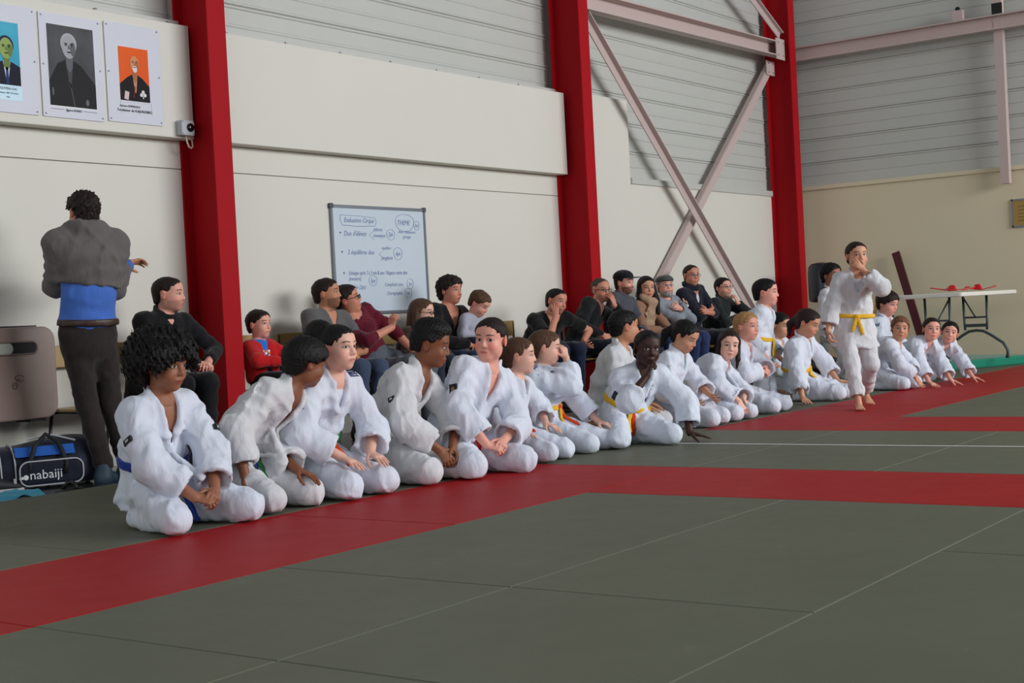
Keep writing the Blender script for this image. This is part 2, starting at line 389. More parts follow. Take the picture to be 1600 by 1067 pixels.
# ---- portraits on the panel
def TM(x, y, z): return Matrix(((1, 0, 0, x), (0, 0, -1, y), (0, 1, 0, z), (0, 0, 0, 1)))
M_paper = plain('white_backing_sheet', (208, 210, 222), .4, var=.02, spec=.3)
def portrait(x0, x1, z0, z1, px0, px1, pz0, pz1, pal, label, cap, style):
    e = empty('portrait_board', (x0, WY-.122, z0)); w, h = x1-x0, z1-z0
    MB().prism(rounded(0, 0, w, h, .008, 2), -.008, 0).build('backing_sheet', M_paper, e)
    for sx in (.02, w-.02):
        for sz in (.02, h/2, h-.02):
            s_ = MB().lathe([(.006, 0), (.006, .003), (.003, .005)], n=8).build('screw', M_steel, e); s_.location = (sx, -.008, sz); s_.rotation_euler = (math.pi/2, 0, 0)
    a, b, c, d = px0-x0, px1-x0, pz0-z0, pz1-z0; W_, H_ = b-a, d-c; cx = (a+b)/2
    g = bpy.data.materials.new('photo_background'); t = NT(g)
    t.l(t.mix(t.noise(5, 2, t.obj()), lin(pal['bg'][0]), lin(pal['bg'][1])), t.b.inputs['Base Color']); t.b.inputs['Roughness'].default_value = .55; t.b.inputs['Specular IOR Level'].default_value = .15
    ph = MB().box((a, -.0095, c), (b, -.008, d)).build('photo', g, e)
    def sh(name, poly, lay, col): return MB().prism([(min(max(x, a), b), min(max(z, c), d)) for x, z in poly], -.0095-.0006*lay, -.0095).build(name, plain('print_'+name, col, .6, var=.1, vscale=14, spec=.15), ph)
    def el(x, z, rx, rz, n=24, a0=0, a1=360): return [(x+rx*math.cos(math.radians(a0+(a1-a0)*k/n)), z+rz*math.sin(math.radians(a0+(a1-a0)*k/n))) for k in range(n)]
    hx, hz, hr = cx+pal.get('hx', 0)*W_, c+pal['hz']*H_, pal['hr']*W_
    sh('shoulders', [(a, c), (b, c), (b, c+.30*H_), (hx+hr*1.5, c+pal['sz']*H_), (hx+hr*.5, c+(pal['sz']+.06)*H_), (hx-hr*.5, c+(pal['sz']+.06)*H_), (hx-hr*1.5, c+pal['sz']*H_), (a, c+.30*H_)], 1, pal['coat'])
    sh('collar', [(hx-hr*.5, c+(pal['sz']+.06)*H_), (hx+hr*.5, c+(pal['sz']+.06)*H_), (hx+hr*.1, c+(pal['sz']-.28)*H_), (hx-hr*.1, c+(pal['sz']-.28)*H_)], 2, pal['shirt'])
    sh('neck', [(hx-hr*.45, hz-hr*.6), (hx+hr*.45, hz-hr*.6), (hx+hr*.4, c+(pal['sz']-.03)*H_), (hx, c+(pal['sz']-.1)*H_), (hx-hr*.4, c+(pal['sz']-.03)*H_)], 3, pal['skin2'])
    if pal.get('hair'): sh('hair', el(hx, hz+hr*.35, hr*1.02, hr*1.12), 4, pal['hair'])
    sh('face', el(hx, hz, hr*.88, hr*1.22), 5, pal['skin'])
    sh('cheek_shade', el(hx+hr*.5, hz-hr*.2, hr*.33, hr*.75), 6, pal['skin2'])
    for s in (-1, 1):
        sh('eyebrow', el(hx+s*hr*.36, hz+hr*.34, hr*.24, hr*.06), 7, pal['line'])
        sh('eye', el(hx+s*hr*.36, hz+hr*.18, hr*.15, hr*.07), 7, pal['line'])
    sh('nose', [(hx-hr*.06, hz+hr*.2), (hx+hr*.08, hz+hr*.2), (hx+hr*.18, hz-hr*.22), (hx-hr*.14, hz-hr*.22)], 7, pal['skin2'])
    if pal.get('beard'): sh('beard', el(hx, hz-hr*.85, hr*.45, hr*.55), 7, pal['beard'])
    sh('mouth', el(hx, hz-hr*.55, hr*.28, hr*.07), 8, pal['line'])
    if style == 'tie': sh('tie', [(hx-hr*.14, c+(pal['sz']-.04)*H_), (hx+hr*.14, c+(pal['sz']-.04)*H_), (hx+hr*.2, c), (hx-hr*.2, c)], 3, (45, 60, 110))
    if style == 'robe':
        sh('fold', [(hx-hr*.1, c+(pal['sz']-.22)*H_), (hx+hr*.02, c+(pal['sz']-.22)*H_), (hx+hr*.5, c), (hx+hr*.36, c)], 2, (85, 85, 88))
        sh('crest', el(b-.2*W_, c+.07*H_, .035*W_, .04*H_), 2, (110, 110, 112)); sh('crest', el(a+.07*W_, c+.17*H_, .02*W_, .05*H_), 2, (100, 100, 104))
        MB().box((a-.004, -.0092, c-.012), (b+.004, -.0082, d+.004)).build('photo_border', plain('white_border', (205, 205, 212), .3), e)
    if style == 'badges':
        for q in ((0, .055), (-.06, 0), (.06, 0)): sh('club_badge', el(hx+.25*W_+q[0]*W_, c+.13*H_+q[1]*H_, .05*W_, .035*H_, 14), 2+(q[0] == 0), (228, 224, 226))
        sh('club_badge', [(hx+.235*W_, c+.06*H_), (hx+.265*W_, c+.06*H_), (hx+.255*W_, c+.13*H_), (hx+.245*W_, c+.13*H_)], 2, (228, 224, 226))
        sh('patch_badge', [(a+.12*W_, c+.03*H_), (a+.26*W_, c+.01*H_), (a+.30*W_, c+.16*H_), (a+.16*W_, c+.18*H_)], 2, (214, 190, 195))
        sh('cord', [(hx-.02*W_, c+.28*H_), (hx+.0*W_, c+.28*H_), (hx-.06*W_, c+.06*H_), (hx-.08*W_, c+.06*H_)], 2, (150, 40, 35))
    for (tx, tz, sz, s_) in cap: text(s_, sz, TM(tx-x0, -.0105, tz-z0), M_black, e, 'caption', align='CENTER')
    return tag(e, label, 'picture', 'portrait boards on the wall panel'), e
p1, e1 = portrait(-.36, .085, 2.26, 2.93, -.245, -.045, 2.43, 2.82, dict(bg=((40, 150, 185), (90, 190, 215)), coat=(30, 34, 48), shirt=(205, 215, 230), skin=(150, 170, 100), skin2=(110, 130, 75), hair=(40, 45, 70), line=(35, 40, 35), hz=.58, hr=.27, hx=.02, sz=.32), 'white board with a turquoise colour portrait of a man in suit and tie', [(-.145, 2.40, .022, 'NGUYEN LOC'), (-.145, 2.375, .014, 'Fondateur, VIET VO DAO'), (-.145, 2.35, .012, '1938')], 'tie')
M_lb = plain('pale_blue_caption_strip', (170, 205, 225), .3)
MB().box((.36-.245, -.0095, 2.335-2.26), (.36-.04, -.008, 2.43-2.26)).build('caption_strip', M_lb, e1)
p2, e2 = portrait(.11, .59, 2.26, 2.925, .165, .525, 2.335, 2.855, dict(bg=((48, 48, 52), (100, 100, 104)), coat=(40, 40, 42), shirt=(78, 78, 80), skin=(166, 166, 172), skin2=(104, 104, 110), hair=(176, 176, 182), line=(40, 40, 44), hz=.74, hr=.17, hx=-.05, sz=.52), 'large framed black and white portrait of an elderly man in a dark robe', [(.345, 2.305, .022, 'Jigoro KANO')], 'robe')
for a, b in ((.165, .27), (.42, .525)): MB().box((a-.11, -.0095, .052), (b-.11, -.0085, .054)).build('caption_line', M_black, e2)
p3, e3 = portrait(.62, 1.085, 2.27, 2.935, .725, .975, 2.42, 2.78, dict(bg=((226, 84, 28), (236, 104, 40)), coat=(28, 26, 30), shirt=(206, 140, 110), skin=(212, 146, 104), skin2=(176, 112, 76), beard=(226, 216, 206), line=(120, 70, 50), hz=.70, hr=.17, hx=.02, sz=.44), 'white board with a small orange portrait of a bald bearded man in black', [(.80, 2.375, .02, 'Adriano EMPERADO'), (.84, 2.345, .026, 'Fondateur du KAJUKENBO')], 'badges')
for q in range(4):
    (xa, za), (xb, zb) = [((.725, 2.335), (.985, 2.335)), ((.985, 2.335), (.985, 2.41)), ((.985, 2.41), (.725, 2.41)), ((.725, 2.41), (.725, 2.335))][q]
    MB().bar((xa-.62, -.009, za-2.27), (xb-.62, -.009, zb-2.27), .002, .002, (0, 1, 0)).build('caption_frame', M_steel, e3)
# ---- camera box with its looped cable
e = empty('door_camera', (1.20, WY-.122, 2.215))
MB().prism(rounded(0, 0, .115, .105, .012), -.06, 0).build('housing', plain('grey_plastic_housing', (176, 180, 184), .45), e, bevel=.004)
le = MB().lathe([(.030, 0), (.030, .008), (.024, .016), (.012, .019)], n=20).build('lens', plain('black_lens', (12, 12, 14), .12), e, smooth=True); le.location = (.075, -.060, .055); le.rotation_euler = (math.pi/2, 0, 0)
for a in (.012, .103):
    for b in (.012, .093):
        s_ = MB().lathe([(.005, 0), (.005, .003), (.003, .004)], n=8).build('screw', M_steel, e); s_.location = (a, -.060, b); s_.rotation_euler = (math.pi/2, 0, 0)
MB().tube([(.06, -.03, 0), (.06, -.035, -.04), (.075, -.035, -.075), (.10, -.03, -.085), (.125, -.02, -.07), (.135, -.005, -.03), (.135, .01, .01)], .006, 8).build('cable', plain('beige_cable', (206, 188, 170), .5), e, smooth=True)
tag(e, 'small grey box with a round black lens and looped cable at the panel corner', 'camera')

# ---- whiteboard
wbw, wbh = 1.16, .86
e = empty('whiteboard', (2.85, WY-.003, .93))
MB().box((0, -.012, 0), (wbw, 0, wbh)).build('writing_surface', plain('white_enamel', (200, 212, 224), .22, var=.03, vscale=5), e)
M_al = plain('aluminium_frame', (128, 134, 146), .35, .6)
for n, lo, hi in (('frame_rail', (-.012, -.02, wbh-.01), (wbw+.012, 0, wbh+.014)), ('frame_rail', (-.012, -.02, -.014), (wbw+.012, 0, .01)), ('frame_stile', (-.014, -.02, 0), (.008, 0, wbh)), ('frame_stile', (wbw-.008, -.02, 0), (wbw+.014, 0, wbh))):
    MB().box(lo, hi).build(n, M_al, e)
for x in (-.004, wbw+.004):
    for z in (-.004, wbh+.004): MB().prism(rounded(x-.02, z-.02, x+.02, z+.02, .01, 3), -.023, -.0).build('corner_cap', plain('grey_corner_cap', (70, 72, 80), .4), e)
M_blue = plain('blue_marker', (78, 92, 154), .7); M_blk = plain('dark_marker', (48, 50, 70), .7)
ZB = lambda z: .773*z+.2055
def wr_(s, x, z, size, m=M_blue, sh=.25, sx=.9):
    for wd in s.split(' '):
        o = text(wd, size*.88, TM(x, -.0125, ZB(z)), m, e, 'handwritten_word', shear=sh, sx=sx)
        x += (max(v.co.x for v in o.data.vertices)+.28*size*.88)*sx
def ring(x, z, rx, rz, m=M_blue, wob=.06):
    pts = [(x+rx*math.cos(a)*(1+wob*math.sin(3*a)), -.0128, ZB(z+rz*math.sin(a)*(1+wob*math.cos(2*a)))) for a in [2*math.pi*k/24 for k in range(24)]]
    MB().tube(pts, .0016, 4, True).build('pen_circle', m, e)
def stroke(pts): MB().tube([(x, -.0128, ZB(z)) for x, z in pts], .0016, 4).build('pen_stroke', M_blue, e)
wr_('Evaluation Cirque', .14, .685, .064)
stroke([(.10, .76), (.33, .755), (.52, .74), (.535, .70), (.52, .655), (.30, .645), (.12, .655), (.095, .70), (.10, .76)])
wr_('THEME', .80, .675, .066); ring(.90, .70, .12, .10); ring(1.055, .675, .036, .052); wr_('2pt', 1.03, .66, .045)
wr_('Avec chaussures', .81, .585, .042); wr_('groupe', .87, .53, .045)
wr_('Duo d\'élèves', .13, .545, .065); stroke([(.50, .60), (.435, .56), (.50, .505)])
wr_('debout', .49, .60, .05); wr_('invention', .49, .535, .05); ring(.71, .565, .05, .06); wr_('2pt', .68, .55, .055)
wr_('2 équilibres duo', .165, .35, .062); stroke([(.60, .385), (.545, .355), (.60, .31)])
wr_('équilibre', .585, .405, .042); wr_('jonglerie', .575, .295, .052); ring(.79, .36, .055, .07); wr_('6pt', .76, .34, .06)
wr_('Echanges après 2 à 3 min & avec l\'élégance notée dans', .165, .135, .052, sx=.72); wr_('(mesure)', .16, .075, .052); ring(.455, .07, .05, .058); wr_('5pt', .425, .05, .055)
wr_('Fidèle (2pt)', .17, -.045+.03, .052); wr_('Complicité avec', .60, .01, .046); ring(.93, .03, .04, .06); wr_('1pt', .905, .015, .045); wr_('Chorégraphie', .62, -.085, .046); ring(.90, -.07, .045, .055); wr_('1pt', .87, -.085, .045)
for k, z in enumerate((.575, .375, .155)):
    d_ = MB().lathe([(.008, 0), (.008, .0006)], n=10).build('bullet_dot', M_blk, e); d_.location = (.09+.01*k, -.0122, ZB(z)); d_.rotation_euler = (math.pi/2, 0, 0)
tag(e, 'aluminium framed whiteboard covered in blue handwriting', 'whiteboard')

# ---- plaque on the end wall
e = empty('wall_plaque', (XR-.002, 1.30, 1.585))
MB().box((-.015, -.42, 0), (0, 0, .31)).build('plate', plain('brass_plate', (176, 148, 84), .35, .5), e)
for lo, hi in (((-.022, -.43, -.01), (0, .012, .01)), ((-.022, -.43, .30), (0, .012, .32)), ((-.022, -.008, -.01), (0, .012, .32)), ((-.022, -.43, -.01), (0, -.41, .32))):
    MB().box(lo, hi).build('frame_rail', M_steel, e)
for k in range(5): MB().box((-.0155, -.36+.02*(k % 2), .06+.042*k), (-.015, -.06, .068+.042*k)).build('engraved_line', plain('engraving', (110, 90, 50), .5), e)
tag(e, 'brass coloured framed plaque on the end wall below the post', 'plaque')

# ---- waste bin on the wall
e = empty('waste_bin', (-.40, WY-.02, .36))
M_bin = plain('taupe_enamel', (150, 128, 120), .33, var=.05)
poly = rounded(-.42, .0, .40, .56, .085, 8); slot = rounded(-.02, .40, .27, .475, .036, 6)
n1 = len(poly); body = MB()
body.prism(poly, -.16, 0); body.build('body', M_bin, e, bevel=.006)
fr = MB(); fr.prism(rounded(-.33, .0, .405, .565, .085, 8), -.235, -.165); fr.build('front_shell', M_bin, e, bevel=.008)
MB().prism(slot, -.2365, -.2352).build('slot', plain('dark_opening', (34, 30, 30), .7), e)
MB().prism(rounded(-.015, .403, .10, .472, .034, 6), -.2375, -.2366).build('liner', plain('white_liner', (182, 184, 170), .6), e)
MB().tube([(x, -.237, z) for x, z in slot], .006, 6, True).build('slot_rim', plain('taupe_rim', (128, 106, 98), .4), e, smooth=True)
MB().box((-.2, -.20, .565), (.30, -.03, .575)).build('lid', M_dark, e)
MB().box((.22, -.20, -.02), (.33, -.05, 0)).build('catch', M_dark, e)
M_ic = plain('icon_print', (62, 50, 48), .6)
for pts in ([(.10, .27), (.125, .285), (.155, .28), (.165, .268)], [(.10, .27), (.115, .248), (.14, .245), (.165, .25)], [(.085, .235), (.105, .24), (.115, .225), (.105, .20), (.085, .205), (.082, .222), (.085, .235)], [(.12, .255), (.135, .262)], [(.09, .225), (.108, .222)]):
    MB().tube([(x, -.2372, z-.01) for x, z in pts], .0022, 4).build('hand_icon', M_ic, e)
tag(e, 'taupe metal waste bin with a slot opening and hand icon, hung on wall', 'waste bin')

# ---- sports bag
e = empty('sports_bag', (-.36, 3.66, -.025), math.radians(-24))
M_navy = cloth('navy_nylon', (22, 26, 44), .55, .2); M_bblue = cloth('blue_nylon', (38, 92, 176), .5, .2); M_pip = plain('grey_piping', (176, 180, 184), .5)
def bag_section(x, k=1.0, g=0):
    sag = .03*math.sin(x*9)
    return [(x, y*k, z) for y, z in ((-.16-g, .0), (-.175-g, .06), (-.165-g, .15), (-.13-g, .22+sag*.4), (-.06, .27+sag+g), (.05, .275+sag+g), (.13+g, .22), (.165+g, .12), (.15+g, .0))]
def loft(xs, name, m, g=0, taper=True):
    mb = MB(); vs = []; n = 9
    for x in xs: vs += bag_section(x, (.72 if taper and abs(x) > .30 else 1.0), g)
    fs = [(i*n+k, i*n+(k+1) % n, (i+1)*n+(k+1) % n, (i+1)*n+k) for i in range(len(xs)-1) for k in range(n)] + [tuple(range(n-1, -1, -1)), tuple((len(xs)-1)*n+k for k in range(n))]
    o = mb.add(vs, fs).build(name, m, e, smooth=True); o.modifiers.new('sub', 'SUBSURF').render_levels = 2; return o
loft([-.36, -.33, -.28, -.15, 0, .15, .27, .31, .335], 'main_compartment', M_navy)
for x in (-.255, -.175): loft([x-.028, x+.028], 'side_stripe', M_bblue, .006, False)
loft([.215, .25], 'side_stripe', M_bblue, .006, False)
fp = MB().prism(rounded(-.13, .02, .235, .165, .05, 5), -.205, -.16).build('front_pocket', M_navy, e, bevel=.02)
MB().tube([(x, -.206, z) for x, z in rounded(-.128, .022, .233, .163, .05, 5)], .005, 6, True).build('piping', M_pip, fp, smooth=True)
for x in (-.285, -.225, -.145): MB().tube([(x, p[1], p[2]) for p in bag_section(x, 1, .008)], .005, 6).build('piping', M_pip, e, smooth=True)
MB().add([(-.14, -.155, .195), (.20, -.155, .195), (.20, -.12, .235), (-.14, -.12, .235), (-.14, -.168, .19), (.20, -.168, .19), (.20, -.13, .245), (-.14, -.13, .245)], [(4, 5, 6, 7), (0, 3, 2, 1), (0, 1, 5, 4), (2, 3, 7, 6)]).build('blue_panel', M_bblue, e)
MB().tube([(-.06, -.19, .05), (-.07, -.20, .15), (-.03, -.17, .25), (.05, -.10, .31), (.11, -.15, .26), (.14, -.205, .14), (.13, -.212, .08)], .014, 6).build('carry_strap', plain('black_webbing', (16, 16, 20), .7), e, smooth=True)
MB().tube([(-.05, -.05, .285), (.1, -.07, .30), (.22, -.10, .26)], .006, 5).build('zip', M_pip, e)
MB().box((-.165, -.212, .0), (-.15, -.20, .075)).build('strap_end', M_pip, e)
M_wl = plain('white_print', (225, 228, 232), .6)
text('nabaiji', .075, TM(-.075, -.207, .06), M_wl, e, 'lettering', ext=.0008)
for q, r in ((-.128, .007), (-.115, .009), (-.095, .015)):
    d_ = MB().lathe([(r, 0), (r, .001)], n=14).build('logo_dot', M_wl, e); d_.location = (q, -.2065, .068+r*.4); d_.rotation_euler = (math.pi/2, 0, 0)
tag(e, 'navy and blue sports bag with white lettering lying under the waste bin', 'sports bag')

# ---- small things on the floor by the mat edge
def slab(name, pts, h, m, loc, label, cat, rz=0):
    n = len(pts); mb = MB().add([(x, y, 0) for x, y in pts]+[(x*.94, y*.94, h) for x, y in pts], [tuple(range(n-1, -1, -1)), tuple(range(n, 2*n))]+[(i, (i+1) % n, (i+1) % n+n, i+n) for i in range(n)])
    o = mb.build(name, m, None, True); o.location = loc; o.rotation_euler = (0, 0, rz); return tag(o, label, cat)
cl = MB(); g = 9
vs = [((i-4)*.05, (j-4)*.04, .012+.028*abs(math.sin(i*.9+j*.5))*math.cos((j-4)*.3)+(.03 if (i+j) % 5 == 0 else 0)) for i in range(g) for j in range(g)]
cl.add(vs, [(i*g+j, (i+1)*g+j, (i+1)*g+j+1, i*g+j+1) for i in range(g-1) for j in range(g-1)])
o = cl.build('crumpled_cloth', cloth('turquoise_cloth', (52, 140, 168), .8, .3), None, True); o.location = (-.93, 3.20, -.025); o.modifiers.new('solid', 'SOLIDIFY').thickness = .006; o.modifiers.new('sub', 'SUBSURF').render_levels = 2
tag(o, 'crumpled turquoise cloth on the dark floor at the mat edge', 'cloth')
e = empty('rubber_sandal', (-.53, 3.13, -.025), .35)
MB().add([(.13*math.cos(a)*(1 if math.cos(a) > 0 else .95), .045*math.sin(a)*(1.1 if math.cos(a) > 0 else .85), z) for z in (0, .018) for a in [2*math.pi*k/18 for k in range(18)]], [tuple(range(17, -1, -1)), tuple(range(18, 36))]+[(k, (k+1) % 18, (k+1) % 18+18, k+18) for k in range(18)]).build('sole', M_dark, e)
MB().tube([(.02, -.045, .015), (.03, -.03, .045), (.035, 0, .055), (.03, .03, .045), (.02, .045, .015)], .012, 6).build('strap', M_dark, e, True)
tag(e, 'flat black sandal lying on the floor in front of the sports bag', 'sandal')
# ================================================================ implicit-surface modelling
A_ = lambda *v: np.array(v if len(v) > 1 else v[0], np.float32)
def nrm(v): v = np.asarray(v, np.float64); return v/ (np.linalg.norm(v)+1e-9)
def lerp(a, b, t): return np.asarray(a)*(1-t)+np.asarray(b)*t
def fold_disp(P, t, L, fo):
    amp, wl, seed = fo
    rs = np.random.RandomState(seed); d1, d2 = rs.randn(3), rs.randn(3)
    d1 = (d1/np.linalg.norm(d1)).astype(np.float32)*rs.uniform(12, 22); d2 = (d2/np.linalg.norm(d2)).astype(np.float32)*rs.uniform(18, 34)
    ph = t*(L/wl*6.283) + P@d1 + 1.3*np.sin(P@d2+rs.uniform(0, 6)) + rs.uniform(0, 6)
    w = 1-np.abs(np.sin(ph*.5))           # sharp ridges
    return amp*(w*1.6-.55)
class Prim:
    def __init__(s, fn, c, r, k, op): s.fn = fn; s.c = np.asarray(c, np.float32); s.r = r; s.k = k; s.op = op
def cap(a, b, r1, r2=None, k=.02, op='u', fold=None):
    r2 = r1 if r2 is None else r2
    a = np.asarray(a, np.float32); b = np.asarray(b, np.float32); ba = b-a; L = float(np.linalg.norm(ba))+1e-6
    def fn(P):
        q = P-a; t = np.clip(q@ba/(L*L), 0, 1); q = q-t[:, None]*ba
        d = np.sqrt((q*q).sum(1))-(r1+(r2-r1)*t)
        if fold: d = d-fold_disp(P, t, L, fold)
        return d
    return Prim(fn, (a+b)/2, L/2+max(r1, r2)+(fold[0]*1.5 if fold else 0), k, op)
def ell(c, rad, R=None, k=.02, op='u'):
    c = np.asarray(c, np.float32); rad = np.asarray(rad, np.float32); R = np.eye(3, dtype=np.float32) if R is None else np.asarray(R, np.float32)
    def fn(P):
        q = (P-c)@R.T; q = q/rad; k0 = np.sqrt((q*q).sum(1)); q = q/rad; k1 = np.sqrt((q*q).sum(1))+1e-6
        return k0*(k0-1)/k1
    return Prim(fn, c, float(rad.max()), k, op)
def ec(a, b, side, r1, r2, k=.03, op='u', fold=None, flat=1.0):
    a = np.asarray(a, np.float32); b = np.asarray(b, np.float32); L = float(np.linalg.norm(b-a))+1e-6; w = (b-a)/L
    s = np.asarray(side, np.float32); s = s-w*float(s@w); s = (s/np.linalg.norm(s)).astype(np.float32); o = np.cross(w, s).astype(np.float32)
    m1, m2 = min(r1), min(r2)
    def fn(P):
        q = P-a; z = q@w; t = np.clip(z/L, 0, 1); ez = (z-t*L)
        x = (q@s)/(r1[0]+(r2[0]-r1[0])*t); y = (q@o)/(r1[1]+(r2[1]-r1[1])*t); m = m1+(m2-m1)*t
        d = (np.sqrt(x*x+y*y+(ez/(m*flat))**2)-1)*m
        if fold: d = d-fold_disp(P, t, L, fold)
        return d
    return Prim(fn, (a+b)/2, L/2+max(*r1, *r2)+(fold[0]*1.5 if fold else 0), k, op)
def half(p, n, k=.006, op='i'):        # keeps the side n points away from
    p = np.asarray(p, np.float32); n = nrm(n).astype(np.float32)
    return Prim(lambda P: (P-p)@n, p, 1e3, k, op)
def fnp(fn, k=.006, op='s'): return Prim(fn, (0, 0, 0), 1e3, k, op)
def combine(D, d, k, op):
    if op == 'u':
        h = np.clip(.5+.5*(D-d)/k, 0, 1); return D*(1-h)+d*h-k*h*(1-h)
    if op == 's': d = -d
    h = np.clip(.5-.5*(D-d)/k, 0, 1); return D*(1-h)+d*h+k*h*(1-h)
CORN = np.array([[i, j, k] for i in (0, 1) for j in (0, 1) for k in (0, 1)])
EDG = [(a, b) for a in range(8) for b in range(a+1, 8) if np.abs(CORN[a]-CORN[b]).sum() == 1]
def polygonise(prims, h, disp=None, amp=0.):
    """sparse surface nets over the blended field; returns vertices, quads"""
    B = 12; S = B*h
    U = [p for p in prims if p.op == 'u']
    lo = np.min([p.c-p.r for p in U], 0)-2*h-amp; hi = np.max([p.c+p.r for p in U], 0)+2*h+amp
    nb = np.ceil((hi-lo)/S).astype(int)
    bi = np.stack(np.meshgrid(*[np.arange(n) for n in nb], indexing='ij'), -1).reshape(-1, 3)
    cen = (lo+(bi+.5)*S).astype(np.float32); rad = S*.5*1.7321+h
    D = np.full(len(cen), 9., np.float32); per = []
    for p in prims:
        d = p.fn(cen).astype(np.float32); per.append(d); D = combine(D, d, p.k, p.op)
    act = np.abs(D) < rad*1.6+amp+.02
    bi = bi[act]; cen = cen[act]; per = [d[act] for d in per]
    n = B+2
    g = np.stack(np.meshgrid(*[np.arange(-1, B+1)]*3, indexing='ij'), -1).reshape(-1, 3)
    org = lo+bi*S
    P = (org[:, None, :]+g[None]*h).astype(np.float32)
    D = np.full(P.shape[:2], 9., np.float32)
    for p, d in zip(prims, per):
        if p.op == 'u': ix = np.nonzero(d < rad*1.6+p.k+amp+.02)[0]
        else: ix = np.nonzero((np.abs(d) < rad*1.6+.05) | (d > -rad*1.6) if p.op == 'i' else d < rad*1.6+.05)[0]
        if not len(ix): continue
        q = P[ix].reshape(-1, 3)
        D[ix] = combine(D[ix].reshape(-1), p.fn(q).astype(np.float32), p.k, p.op).reshape(len(ix), -1)
    if disp is not None:
        near = np.abs(D) < amp*2+2*h
        D[near] += disp(P[near])
    D = D.reshape(-1, n, n, n); ins = D < 0
    cnt = np.zeros((len(D), n-1, n-1, n-1), np.int8)
    for c in CORN: cnt += ins[:, c[0]:n-1+c[0], c[1]:n-1+c[1], c[2]:n-1+c[2]]
    cb, ci, cj, ck = np.nonzero((cnt > 0) & (cnt < 8))
    vals = np.stack([D[cb, ci+c[0], cj+c[1], ck+c[2]] for c in CORN], 1)
    acc = np.zeros((len(cb), 3)); num = np.zeros(len(cb))
    for a, b in EDG:
        va, vb = vals[:, a], vals[:, b]; m = (va < 0) != (vb < 0); t = np.where(m, va/np.where(m, va-vb, 1), 0)
        acc += m[:, None]*(CORN[a]+(CORN[b]-CORN[a])*t[:, None]); num += m
    loc = np.stack([ci, cj, ck], 1)-1
    pos = org[cb]+(loc+acc/num[:, None])*h
    dims = nb*B+4
    def key(b, l): gidx = bi[b]*B+l+1; return (gidx[:, 0].astype(np.int64)*dims[1]+gidx[:, 1])*dims[2]+gidx[:, 2]
    kk, first = np.unique(key(cb, loc), return_index=True); V = pos[first]
    quads = []
    for ax in range(3):
        s1 = [slice(1, n-1)]*3; s2 = list(s1); s2[ax] = slice(2, n)
        a, b = ins[(slice(None), *s1)], ins[(slice(None), *s2)]
        qb, *ijk = np.nonzero(a != b); l = np.stack(ijk, 1); flip = a[(qb, *ijk)]
        u, v = [(1, 2), (2, 0), (0, 1)][ax]; Q = []
        for du, dv in ((-1, -1), (0, -1), (0, 0), (-1, 0)):
            m = l.copy(); m[:, u] += du; m[:, v] += dv; Q.append(key(qb, m))
        Q = np.stack(Q, 1); Q[~flip] = Q[~flip][:, ::-1]; quads.append(Q)
    Q = np.concatenate(quads); ix = np.searchsorted(kk, Q); ix = np.clip(ix, 0, len(kk)-1); ok = (kk[ix] == Q).all(1)
    return V, ix[ok]
def link_mesh(name, parts, mats, parent, base, hp=None):
    """parts: list of (V, Q, material index)"""
    V = np.concatenate([p[0] for p in parts]); off = np.cumsum([0]+[len(p[0]) for p in parts[:-1]])
    Q = np.concatenate([p[1]+o for p, o in zip(parts, off)]); mi = np.concatenate([np.full(len(p[1]), p[2]) for p in parts])
    me = bpy.data.meshes.new(name); me.vertices.add(len(V)); me.loops.add(len(Q)*4); me.polygons.add(len(Q))
    me.vertices.foreach_set('co', (V-np.asarray(base)).astype(np.float32).ravel())
    me.loops.foreach_set('vertex_index', Q.astype(np.int32).ravel())
    me.polygons.foreach_set('loop_start', np.arange(0, len(Q)*4, 4, dtype=np.int32))
    try: me.polygons.foreach_set('loop_total', np.full(len(Q), 4, np.int32))
    except Exception: pass
    me.polygons.foreach_set('use_smooth', np.ones(len(Q), bool)); me.polygons.foreach_set('material_index', mi.astype(np.int32))
    if hp is not None:
        at = me.attributes.new('hp', 'FLOAT_VECTOR', 'POINT'); at.data.foreach_set('vector', hp.astype(np.float32).ravel())
    me.update(calc_edges=True)
    for m in mats: me.materials.append(m)
    o = bpy.data.objects.new(name, me); COL.objects.link(o); o.parent = parent
    return o
def lumps(amp, wl, seed=0):
    rs = np.random.RandomState(seed)
    W_ = [(rs.randn(3, 3).astype(np.float32)*(6.283/wl*(1.9**i)/1.7), amp/(1.5**i)) for i in range(3)]
    def f(P):
        o = np.zeros(len(P), np.float32)
        for M_, a in W_: o += a*np.prod(np.sin(P@M_.T+1.3), 1)*2
        return o
    return f
def creases(amp, wl, seed=0):
    """drapery: narrow ridges running in patches, mostly down the cloth"""
    rs = np.random.RandomState(seed); T = []
    for i in range(4):
        d = rs.randn(3)*np.array([1, 1, .55]); d /= np.linalg.norm(d); d2 = rs.randn(3); d2 /= np.linalg.norm(d2); d3 = rs.randn(3); d3 /= np.linalg.norm(d3); w = wl*rs.uniform(.7, 1.5)
        T.append(((d*6.283/w).astype(np.float32), (d2*6.283/(w*2.2)).astype(np.float32), (d3*6.283/(w*2.6)).astype(np.float32), rs.uniform(0, 6, 3)))
    def f(P):
        o = np.zeros(len(P), np.float32)
        for d, d2, d3, c in T:
            ph = P@d+1.8*np.sin(P@d2+c[0])+c[1]; m = np.clip(.35+.65*np.sin(P@d3+c[2]), 0, 1)
            o -= amp*m*(np.exp(-(np.sin(ph*.5)/.34)**2)*1.6-.45)
        return o
    return f

